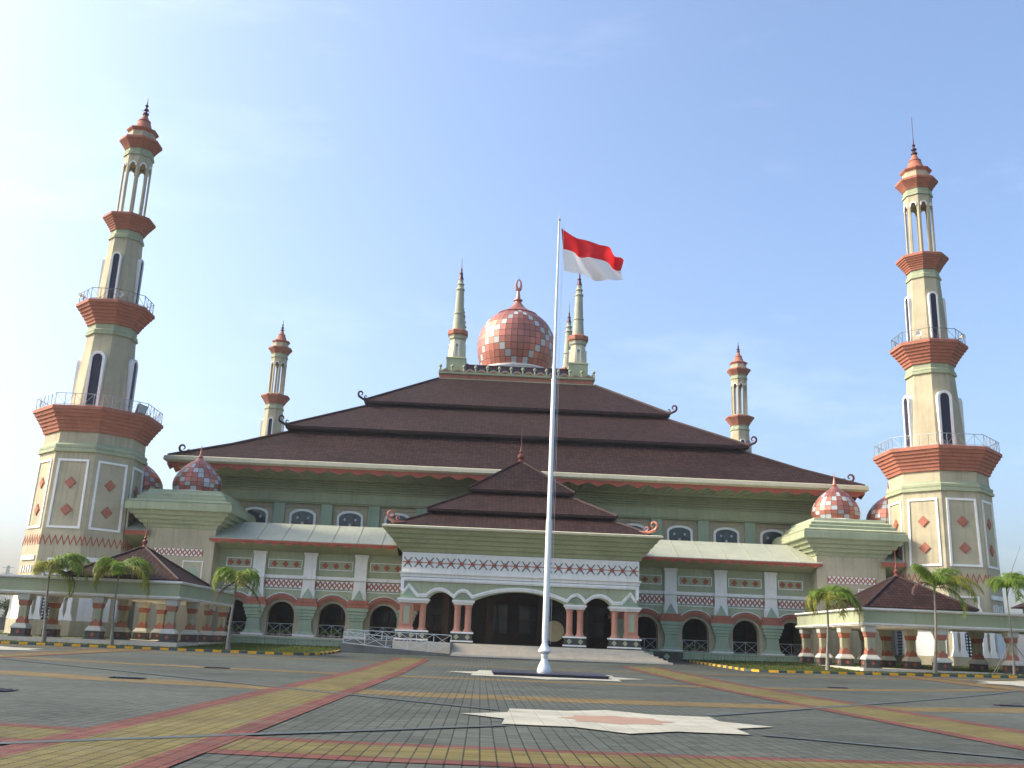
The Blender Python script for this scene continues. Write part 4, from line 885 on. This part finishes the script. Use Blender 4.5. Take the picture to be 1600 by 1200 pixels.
b.face([(X0, 0, .2), (X1, 0, .2), (X1, 0, .62), (X0, 0, 1.12)]); b.face([(X0, 2, .2), (X1, 2, .2), (X1, 2, .62), (X0, 2, 1.12)]); b.face([(X0, 0, 1.12), (X1, 0, .62), (X1, 2, .62), (X0, 2, 1.12)]); b.face([(X0, 0, .2), (X0, 2, .2), (X0, 2, 1.12), (X0, 0, 1.12)]); b.face([(X1, 0, .2), (X1, 2, .2), (X1, 2, .62), (X1, 0, .62)])
b.box(X0 - .2, -.6, 2.0, 3.6, .2, 1.45); b.box(X0 - .2, X0, 0, 13, .2, 1.12); b.build('slab', 'concrete', rp_)
b = MB()
def xrail(b, x0, z0, x1, z1, y, h, n, r=.03):
    for i in range(n + 1):
        t = i/n; x = x0 + (x1 - x0)*t; z = z0 + (z1 - z0)*t; b.bar((x, y, z), (x, y, z + h), r*1.2)
        if i < n:
            t2 = (i + 1)/n; xb = x0 + (x1 - x0)*t2; zb_ = z0 + (z1 - z0)*t2
            b.bar((x, y, z + h), (xb, y, zb_ + h), r*1.2); b.bar((x, y, z + .1), (xb, y, zb_ + .1), r); b.bar((x, y, z + h), (xb, y, zb_ + .1), r*.8); b.bar((x, y, z + .1), (xb, y, zb_ + h), r*.8)
xrail(b, X0, 1.1, X1, .45, .06, .95, 5); b.build('railing', 'steel_w', rp_)
b = MB(); xrail(b, X0, 1.25, X1, 1.12, 2.1, .98, 6); b.build('railing', 'steel_w', rp_)
b = MB(); b.box(4.3, 4.45, -.1, 2.2, .3, 1.5); b.build('end_post', 'concrete', rp_)

# ------------------------------------------------------------------ drum in the porch
dr = tag(empty('drum', (3.35, 90.0, 1.5)), 'large round drum with pale skin on a wooden stand inside the entrance porch', 'drum')
b = MB(); n = 28
def ring_y(r, y): return [(r*cos(2*pi*k/n), y, 1.35 + r*sin(2*pi*k/n)) for k in range(n)]
prof = [(.86, 0), (.93, .25), (.93, 1.4), (.8, 1.9)]
for i in range(3):
    A, B = ring_y(*prof[i]), ring_y(*prof[i + 1])
    for k in range(n): t = (k + 1) % n; b.face([A[k], A[t], B[t], B[k]], 0, None, True)
b.face(ring_y(.8, 1.9)[::-1], 0)
b.build('shell', 'brown', dr)
b = MB(); b.face(ring_y(.90, -.03)); A, B = ring_y(.90, -.03), ring_y(.92, .12)
for k in range(n): t = (k + 1) % n; b.face([A[k], A[t], B[t], B[k]])
b.build('skin', 'drumskin', dr)
b = MB()
for y in (.4, 1.4):
    b.bar((-.8, y, 0), (.6, y, .9), .06); b.bar((.8, y, 0), (-.6, y, .9), .06)
b.bar((-.8, .3, .05), (-.8, 1.6, .05), .05); b.bar((.8, .3, .05), (.8, 1.6, .05), .05); b.build('stand', 'brown', dr)

# ------------------------------------------------------------------ flagpole, plinth, flag
b = MB(); b.box(-2.85, 3.05, -2.4, 2.2, -.05, .13); b.box(-2.92, 3.12, -2.5, 2.3, .13, .17); pl = b.build('flagpole_plinth', 'granite'); pl.location = (.42, 54.6, .02)
tag(pl, 'low dark granite slab on the paving under the flagpole', 'plinth')
fp = tag(empty('flagpole', (.31, 54.75, .18)), 'very tall white stepped flagpole with turned base in the middle of the plaza', 'flagpole')
b = MB(); b.lathe(0, 0, [(r_*.6, z_) for r_, z_ in [(.62, 0), (.64, .08), (.6, .22), (.50, .38), (.30, .62), (.26, .75), (.32, .82), (.30, .95), (.58, 1.08), (.60, 1.14), (.42, 1.30), (.26, 1.5), (.24, 1.62), (.28, 1.66), (.24, 1.72), (.28, 1.78), (.24, 1.84), (.24, 1.9)]], 24); b.build('base', 'polewhite', fp)
TX = lambda z: (z*.0042)
b = MB(); b.tube([(0, 0, 1.8), (TX(8.1), 0, 8.1), (TX(8.1), 0, 8.2), (TX(16.3), 0, 16.3), (TX(16.3), 0, 16.4), (TX(26.3), 0, 26.3)], [.165, .165, .135, .13, .095, .05], 0, 14)
b.lathe(TX(8.1), 0, [(.17, 8.0), (.17, 8.12), (.135, 8.22)], 14); b.lathe(TX(16.3), 0, [(.135, 16.2), (.135, 16.32), (.09, 16.42)], 14); b.build('pole', 'polewhite', fp)
b = MB(); b.lathe(TX(26.4), 0, [(.09, 26.3), (.1, 26.36), (.03, 26.42), (.015, 26.75), (0, 26.8)], 10); b.build('truck', 'steel', fp)
b = MB(); b.bar((.30, 0, 1.5), (.40, 0, 26.1), .010); b.bar((.20, .02, 1.5), (.34, .02, 26.1), .010); b.build('halyard', 'greywhite', fp)
tp_ = [(.56, 25.97), (1.62, 25.41), (2.92, 24.98), (3.6, 24.88), (4.08, 24.6), (4.34, 24.04)]; mi_ = [(.70, 24.63), (1.48, 24.47), (2.06, 24.21), (2.64, 24.08), (3.57, 23.96), (4.3, 23.73)]; bo_ = [(.78, 23.24), (1.63, 23.08), (2.47, 23.0), (3.24, 22.8), (3.91, 22.75), (4.54, 23.03)]
def pl_at(L, t):
    s = t*(len(L) - 1); i = min(int(s), len(L) - 2); f = s - i; f2 = f*f*(3 - 2*f)*.3 + f*.7; return (L[i][0] + (L[i + 1][0] - L[i][0])*f2, L[i][1] + (L[i + 1][1] - L[i][1])*f2)
b = MB(); NU, NV = 44, 24
def fpnt(i, j):
    u, v = i/NU, j/NV
    if v < .5: a, c, w = pl_at(tp_, u), pl_at(mi_, u), v*2
    else: a, c, w = pl_at(mi_, u), pl_at(bo_, u), v*2 - 1
    x = a[0] + (c[0] - a[0])*w; z = a[1] + (c[1] - a[1])*w
    y = 54.75 + (.16 + .42*u)*sin(u*10.0 - v*3.4 + .5)*min(1, u*4) + .13*sin(u*19 - v*7)*min(1, u*3) + .35*u
    return (x, y, z)
for i in range(NU):
    for j in range(NV): b.face([fpnt(i, j), fpnt(i, j + 1), fpnt(i + 1, j + 1), fpnt(i + 1, j)], 0 if j < NV//2 else 1, None, True)
tag(b.build('flag', ['redcloth', 'whitecloth']), 'red over white flag flying to the right from the top of the flagpole', 'flag')

# ------------------------------------------------------------------ side pavilions (roofed walkways)
def pavilion(sx, zf, lab):
    root = tag(empty('roofed_walkway', (sx*26.3, 76, zf)), lab, 'pavilion', 'roofed walkways beside the entrance')
    T = (lambda s: (lambda p: (s*p[0], p[1], p[2])))(sx)     # local: x outward, y back, z from floor
    ZB, ZT = 3.1, 4.42
    def beamseg(b, x0, x1, y0, y1):
        b.box(x0, x1, y0, y1, ZB + .22, ZT - .22, 0)
    b = MB(); b.T = T
    XO = 36.0; YB = 15.7
    def slabL(e, z0, z1, m):
        # L shaped: front run (y -e .. 6.2+e) and return run (x -e .. 6.2+e)
        P = [(-.6 - e, -.6 - e), (XO, -.6 - e), (XO, 6.2 + e), (6.2 + e, 6.2 + e), (6.2 + e, YB), (-.6 - e, YB)]
        b.face([(x, y, z0) for x, y in P][::-1], m); b.face([(x, y, z1) for x, y in P], m)
        for i in range(len(P)):
            a, c = P[i], P[(i + 1) % len(P)]; b.face([(a[0], a[1], z0), (c[0], c[1], z0), (c[0], c[1], z1), (a[0], a[1], z1)], m)
    slabL(.02, ZB, ZB + .10, 1); slabL(.12, ZB + .10, ZB + .20, 1); slabL(0, ZB + .20, ZB + .26, 0)
    slabL(-.08, ZB + .26, ZT - .2, 0); slabL(.02, ZT - .2, ZT - .13, 1); slabL(.13, ZT - .13, ZT, 1)
    b.build('canopy_beam', ['green' if sx < 0 else 'green', 'greywhite'], root)
    # tiled hip roof over the corner
    b = MB(); b.T = T; pyr_roof(b, 4.0, 3.9, (4.35, 4.45, ZT + .12), (.1, .1, ZT + 2.75)); b.rects(4.0, 3.9, [(4.2, 4.3, ZT + .0), (4.35, 4.45, ZT + .12)], 1, (True, False)); hip_ridges(b, 4.0, 3.9, (4.35, 4.45, ZT + .12), (.1, .1, ZT + 2.75), .10, 1)
    rf = b.build('roof', ['tile2', 'ridge'], root)
    b = MB(); b.T = T; b.lathe(4.0, 3.9, [(.2, ZT + 2.6), (.24, ZT + 2.8), (.1, ZT + 2.95), (.2, ZT + 3.1), (.2, ZT + 3.25), (.07, ZT + 3.4), (.12, ZT + 3.5), (.04, ZT + 3.65), (.02, ZT + 4.9), (0, ZT + 5.1)], 10); b.build('finial', 'finialred', rf)
    b = MB(); b.T = T; b.box(-.9, XO, -.9, 6.6, -.7, 0.0); b.box(-.9, 6.6, 6.6, YB - .2, -.7, -.002); b.build('floor', 'steps', root)
    def column():
        b = MB(); b.rects(0, 0, [(.34, .34, .95), (.33, .33, 1.2), (.28, .28, 1.26)], 1, (False, False)); b.rects(0, 0, [(.28, .28, 1.24), (.28, .28, 2.25)], 0, (False, False)); b.rects(0, 0, [(.28, .28, 2.22), (.33, .33, 2.3), (.36, .36, 2.58), (.36, .36, 2.62)], 1, (False, False)); b.rects(0, 0, [(.36, .36, 2.6), (.42, .42, 2.66), (.44, .44, ZB)], 2, (True, True))
        for k in range(4):
            a = k*pi/2; b.T = (lambda a: (lambda p: (p[0]*cos(a) - p[1]*sin(a), p[0]*sin(a) + p[1]*cos(a), p[2])))(a)
            b.box(-.11, .11, -.30, -.27, 1.34, 2.14, 3); b.prism([(-.3, 1.2), (0, 1.5), (.3, 1.2)], -.32, -.27, 1)
        b.T = None; c = b.build('column', ['cream', 'salmon', 'palecap', 'palegreen'], root)
        b = MB(); b.rects(0, 0, [(.62, .62, 0), (.62, .62, .08), (.52, .52, .1), (.52, .52, .58)], 0); b.rects(0, 0, [(.52, .52, .58), (.58, .58, .6), (.58, .58, .68), (.40, .40, .95)], 1)
        for k in range(4):
            a = k*pi/2; b.T = (lambda a: (lambda p: (p[0]*cos(a) - p[1]*sin(a), p[0]*sin(a) + p[1]*cos(a), p[2])))(a); b.prism([(-.15, .34), (0, .5), (.15, .34), (0, .18)], -.55, -.51, 2)
        b.T = None; b.build('pedestal', ['stone', 'palecap', 'red'], c)
        return c
    c0 = column(); first = True
    spots = [(x, y) for x in (0, 5.45, 10.9, 16.35, 21.8, 27.2, 32.6) for y in (0, 5.3)] + [(0, 10.3), (5.45, 10.3), (0, 15.0), (5.45, 15.0)]
    for x, y in spots:
        if first: c0.location = (sx*x, y, 0); first = False
        else: copy_part(c0, root, (sx*x, y, 0))
    return root
pavilion(-1, .72, 'columned walkway with small maroon tiled hip roof, left of the entrance')
pavilion(1, .92, 'columned walkway with small maroon tiled hip roof, right of the entrance')

# ------------------------------------------------------------------ palms
def frond(b, az, L, up, droop, rnd, mleaf=0, dens=26, wind=.0, leafl=.62):
    L *= 1.22; leafl *= 1.25; dens = int(dens*1.9)
    """one pinnate frond from the origin: arched rachis and many narrow drooping leaflets"""
    pts = []; n = 14; p = Vector((0, 0, 0)); el = up
    for i in range(n + 1):
        pts.append(p.copy()); a = az + wind*i/n; p = p + Vector((cos(a)*cos(el), sin(a)*cos(el), sin(el)))*(L/n); el -= droop/n*(1 + .6*i/n)
    b.tube(pts, [.035*(1 - .8*i/n) + .006 for i in range(n + 1)], 1, 4)
    for i in range(dens*2):
        t = .12 + .88*(i//2)/dens; s = t*n; k = min(int(s), n - 1); q = pts[k].lerp(pts[k + 1], s - k); d = (pts[k + 1] - pts[k]).normalized(); side = d.cross(Vector((0, 0, 1)))
        if side.length < .01: side = Vector((1, 0, 0))
        side.normalize(); sg = 1 if i % 2 else -1; ll = leafl*(.55 + .75*sin(pi*min(1, t*.95)))*rnd.uniform(.8, 1.15)
        v = (side*sg*rnd.uniform(.55, .95) + d*rnd.uniform(.35, .75) + Vector((0, 0, rnd.uniform(-.7, .25)))).normalized(); q2 = q + v*ll*.5; q3 = q2 + (v + Vector((.12, 0, -.9))).normalized()*ll*.55; w = d*.030
        b.face([q - w, q + w, q2 + w, q2 - w], mleaf); b.face([q2 - w, q2 + w, q3], mleaf)
def palm(x, y, h, lean, fr_list, lab, r=.13, seed=1, crown_m=None):
    z0 = zg(x, y) + .1; root = tag(empty('palm_tree', (x, y, z0)), lab, 'palm tree', 'young palms along the kerb'); rnd = random.Random(seed)
    b = MB(); pts = []; rad = []
    for i in range(13):
        t = i/12; pts.append((lean[0]*t + .05*sin(t*5 + seed), lean[1]*t, h*t)); rad.append(r*(1.35 - .45*min(1, t*4)) if t < .25 else r*(.90 - .42*t))
    b.tube(pts, rad, 0, 10); b.build('trunk', 'trunk', root)
    top = Vector(pts[-1]); b = MB(); b.tube([top - Vector((0, 0, .1)), top + Vector((.02, 0, .35)), top + Vector((.05, 0, .7))], [r*.55, r*.75, r*.3], 0, 8); b.build('crownshaft', 'frond', root)
    fr_list = fr_list + [(az + 33, L*.85, min(1.35, up + .35), dr*.8, 'g') for az, L, up, dr, kd in fr_list[:5]]
    for (az, L, up, dr, kind) in fr_list:
        b = MB(); frond(b, R_(az), L, up + (.12 if kind != 'd' else 0), dr*.84, rnd, 0, 26 if kind != 'd' else 16, rnd.uniform(-.2, .2), .6 if kind != 'd' else .35)
        dr_ = dr
        o = b.build('frond', [{'g': 'frond', 'y': 'frond_y', 'd': 'frond_d'}[kind], {'g': 'frond', 'y': 'frond_y', 'd': 'frond_d'}[kind]], root); o.location = top + Vector((0, 0, .35))
    return root
palm(-34.7, 74.2, 4.7, (-.25, 0), [(20, 2.6, 1.1, 2.5, 'g'), (-20, 2.9, .9, 2.5, 'g'), (0, 3.1, .75, 2.3, 'y'), (45, 2.5, 1.0, 2.7, 'g'), (-60, 2.2, 1.1, 2.9, 'y'), (150, 1.5, 1.3, 2.6, 'g'), (200, 1.3, 1.2, 2.8, 'y'), (90, 1.9, 1.3, 2.6, 'g'), (-5, 2.4, .2, 2.4, 'g'), (-100, 1.7, 1.3, 3.2, 'y'), (8, 2.9, .35, 2.9, 'd')], 'bushy green palm with slim grey trunk, leftmost of the palms before the walkway', .14, 1)
palm(-29.9, 74.4, 4.9, (-.2, .1), [(10, 2.7, .9, 2.9, 'g'), (-15, 3.0, .6, 2.7, 'y'), (30, 2.4, .8, 3.0, 'g'), (175, 2.3, .7, 3.1, 'y'), (160, 2.2, 1.0, 3.0, 'g'), (200, 2.4, .5, 3.0, 'y'), (90, 1.7, 1.2, 2.8, 'g'), (-80, 1.8, 1.2, 3.0, 'g'), (120, 1.8, 1.1, 3.0, 'g'), (-5, 3.0, .3, 2.3, 'y')], 'palm with drooping yellow tipped fronds in front of the left tiled hip roof', .12, 2)
palm(-21.5, 74.6, 4.55, (.0, .1), [(0, 2.2, 1.1, 3.2, 'g'), (180, 2.2, 1.1, 3.2, 'g'), (200, 2.1, .9, 3.2, 'y'), (-20, 2.2, .9, 3.3, 'g'), (60, 1.7, 1.3, 3.0, 'g'), (120, 1.7, 1.3, 3.0, 'g'), (-90, 1.8, 1.3, 3.0, 'g'), (-60, 2.2, .9, 2.7, 'y'), (10, 2.6, -.2, 1.4, 'd'), (190, 2.4, -.4, 1.2, 'd')], 'small palm with rounded drooping crown and brown dead fronds beside the left walkway corner', .15, 3)
palm(22.65, 74.8, 4.75, (.1, 0), [(10, 2.6, .9, 2.6, 'g'), (-10, 2.9, .7, 2.6, 'g'), (25, 2.3, 1.1, 2.7, 'g'), (-30, 2.6, .8, 2.9, 'g'), (180, 2.1, .9, 3.3, 'y'), (195, 1.9, .6, 3.2, 'y'), (100, 1.6, 1.3, 2.7, 'g'), (-100, 2.4, .9, 3.1, 'y'), (-70, 2.5, .6, 3.0, 'y'), (0, 3.0, .45, 2.3, 'd'), (60, 1.9, 1.2, 2.6, 'g')], 'palm with fronds blown to the right in front of the right walkway side beam', .13, 4)
palm(30.5, 74.4, 5.9, (.35, 0), [(150, 2.0, 1.5, 1.5, 'g'), (135, 1.9, 1.3, 1.3, 'g'), (10, 2.9, .95, 2.3, 'g'), (-12, 3.4, .7, 2.0, 'y'), (0, 3.3, .55, 2.1, 'g'), (25, 2.7, .9, 2.3, 'g'), (-30, 3.1, .6, 2.2, 'y'), (80, 1.8, 1.3, 2.0, 'g'), (-80, 2.0, 1.2, 2.4, 'g'), (-5, 2.9, .1, 2.2, 'g'), (178, 1.9, .8, 2.4, 'd')], 'taller palm with upswept left fronds standing before the right tiled hip roof', .13, 5)
pr = palm(36.35, 74.3, 5.9, (.0, 0), [(0, 2.9, .9, 2.6, 'g'), (-15, 3.0, .7, 2.9, 'g'), (15, 2.8, 1.0, 2.9, 'g'), (-40, 2.6, .8, 3.0, 'g'), (40, 2.6, .8, 2.8, 'g'), (80, 1.6, 1.4, 2.6, 'g'), (-80, 1.9, 1.2, 2.9, 'g'), (165, 1.0, 1.3, 2.8, 'g'), (120, 1.7, 1.3, 2.6, 'g')], 'greyish palm held by slanting stakes at the right edge', .09, 6)
b = MB()
for dx, dy in ((-1.7, -.1), (1.9, .1), (-.9, 1.0)): b.bar((dx, dy, 0), (-.05 if dx < 0 else .05, 0, 2.4), .035, 0, 6)
b.build('stake', 'trunk', pr)
b = MB(); b.bar((0, 0, 5.8), (.55, 0, 7.8), .022, 0, 5, .016); b.bar((.55, 0, 7.8), (1.35, 0, 9.6), .016, 0, 5, .006); b.build('spear_leaf', 'frond_d', pr)

# ------------------------------------------------------------------ foliage clumps: shrubs in the arches, far trees
def leaf_cloud(b, c, rad, n, sz, rnd, m=0, flat=.8):
    for i in range(n):
        while True:
            p = Vector((rnd.uniform(-1, 1), rnd.uniform(-1, 1), rnd.uniform(-1, 1)))
            if .25 < p.length < 1: break
        q = Vector((c[0] + p.x*rad[0], c[1] + p.y*rad[1], c[2] + p.z*rad[2])); u = Vector((rnd.uniform(-1, 1), rnd.uniform(-1, 1), rnd.uniform(-1, 1))).normalized(); v = u.cross(Vector((rnd.uniform(-1, 1), rnd.uniform(-1, 1), rnd.uniform(-1, 1)))).normalized(); s = sz*rnd.uniform(.6, 1.3)
        b.face([q - u*s, q + v*s*.5, q + u*s, q - v*s*.5], m)
sh = [(-22.1, 'bushy potted plants behind the railing of the third arch left of the porch'), (-17.3, 'low leafy plants behind the railing of the second arch left of the porch'), (-26.8, 'yellow green plants behind the railing of the arch nearest the left walkway'), (17.4, 'leafy plants behind the railing of the second arch right of the porch')]
for x, lab in sh:
    rnd = random.Random(int(x*10)); b = MB()
    for k in range(4): leaf_cloud(b, (x - .8 + k*.5 + rnd.uniform(-.1, .1), YW + .75, FL + rnd.uniform(.3, .55)), (.34, .2, .34), 60, .11, rnd)
    o = b.build('shrub', 'frond'); tag(o, lab, 'plant', 'plants behind the arcade railings')
    b = MB()
    for k in range(4): b.lathe(x - .8 + k*.5, YW + .75, [(.12, FL), (.17, FL + .22)], 8)
    b.build('pot', 'salmon', o)
def tree(x, y, h, r, lab, seed, m='leaf_d', group='trees far behind the walkways'):
    rnd = random.Random(seed); root = tag(empty('tree', (x, y, .3)), lab, 'tree', group); b = MB(); b.tube([(0, 0, 0), (.1, 0, h*.3), (-.1, .1, h*.6)], [.3, .22, .12], 0, 8)
    for k in range(5):
        a = rnd.uniform(0, 2*pi); b.tube([(0, 0, h*.3), (cos(a)*r*.4, sin(a)*r*.4, h*.6)], [.12, .05], 0, 5)
    b.build('trunk', 'bark', root); b = MB()
    for k in range(16):
        a = rnd.uniform(0, 2*pi); d = rnd.uniform(.1, .75)*r; leaf_cloud(b, (cos(a)*d, sin(a)*d, h*rnd.uniform(.45, .9)), (r*.38, r*.38, r*.3), 190, .22, rnd)
    b.build('crown', m, root)
tree(-80, 152, 7.0, 3.8, 'dark rounded tree at the far left edge beyond the walkway', 1); tree(-86, 158, 6.5, 4, 'dark tree behind another at the far left edge', 2, 'leaf')
tree(-74.5, 156, 5.0, 3.0, 'small dark tree beside the far left wall, right of the rounded tree', 3); tree(84, 150, 9.5, 4.2, 'leafy tree at the far right edge behind the staked palm', 4, 'leaf'); tree(79, 165, 7, 3.6, 'dark tree behind the small red roofed house at far right', 5)
b = MB(); b.box(-100, -68, 140, 140.3, 0, 2.3, 0); b.box(-100, -68, 139.9, 140.4, 2.3, 2.45, 0); tag(b.build('boundary_wall', 'concrete'), 'long grey boundary wall below the dark trees at far left', 'wall')
hs = tag(empty('house', (76, 128, .6)), 'small distant building with maroon tiled roof at the right edge', 'house')
b = MB(); b.rects(0, 0, [(6.5, 5, 0), (6.5, 5, 8.4)]); b.build('wall', 'cream', hs); b = MB(); pyr_roof(b, 0, 0, (7.6, 6.1, 8.4), (2.5, .6, 11.4)); pyr_roof(b, 0, 0, (7.6, 6.1, 8.4), (7.5, 6, 8.3)); b.build('roof', 'roofred' if 0 else 'tile2', hs)
b = MB()
for k in range(4): b.box(-5.2 + k*3, -3.8 + k*3, -5.06, -4.95, 2, 5, 0)
b.build('window', 'glass', hs)
tw = MB(); H = 24
for sx, sy in ((-1, -1), (1, -1), (1, 1), (-1, 1)): tw.bar((sx*1.2, sy*1.2, 0), (sx*.3, sy*.3, H), .12)
for k in range(10):
    z0, z1 = H*k/10, H*(k + 1)/10; w0_, w1_ = 1.2 - .9*k/10, 1.2 - .9*(k + 1)/10; tw.bar((-w0_, -w0_, z0), (w1_, -w1_, z1), .07); tw.bar((w0_, -w0_, z0), (-w1_, -w1_, z1), .07); tw.bar((-w0_, -w0_, z0), (w0_, -w0_, z0), .07)
for z in (21, 23.2): tw.bar((-2.2, 0, z), (2.2, 0, z), .14)
o = tw.build('pylon', 'steel'); o.location = (-191, 400, -.2); tag(o, 'tiny lattice pylon on the horizon at the left edge', 'pylon')

# ------------------------------------------------------------------ thin haze in the air
b = MB(); b.box(-1200, 1200, -60, 1500, -1.5, 75); hz = b.build('haze', 'steel'); hz['kind'] = 'stuff'; hz['label'] = 'thin pale morning haze filling the air over the plaza'; hz['category'] = 'haze'
hm = bpy.data.materials.new('haze_air'); hm.use_nodes = True; hn = hm.node_tree.nodes; hn.clear(); ho = hn.new('ShaderNodeOutputMaterial'); hv = hn.new('ShaderNodeVolumePrincipled')
hv.inputs['Color'].default_value = (.93, .96, 1, 1); hv.inputs['Density'].default_value = .00017; hv.inputs['Anisotropy'].default_value = .2; hm.node_tree.links.new(hv.outputs[0], ho.inputs['Volume'])
hz.data.materials.clear(); hz.data.materials.append(hm)
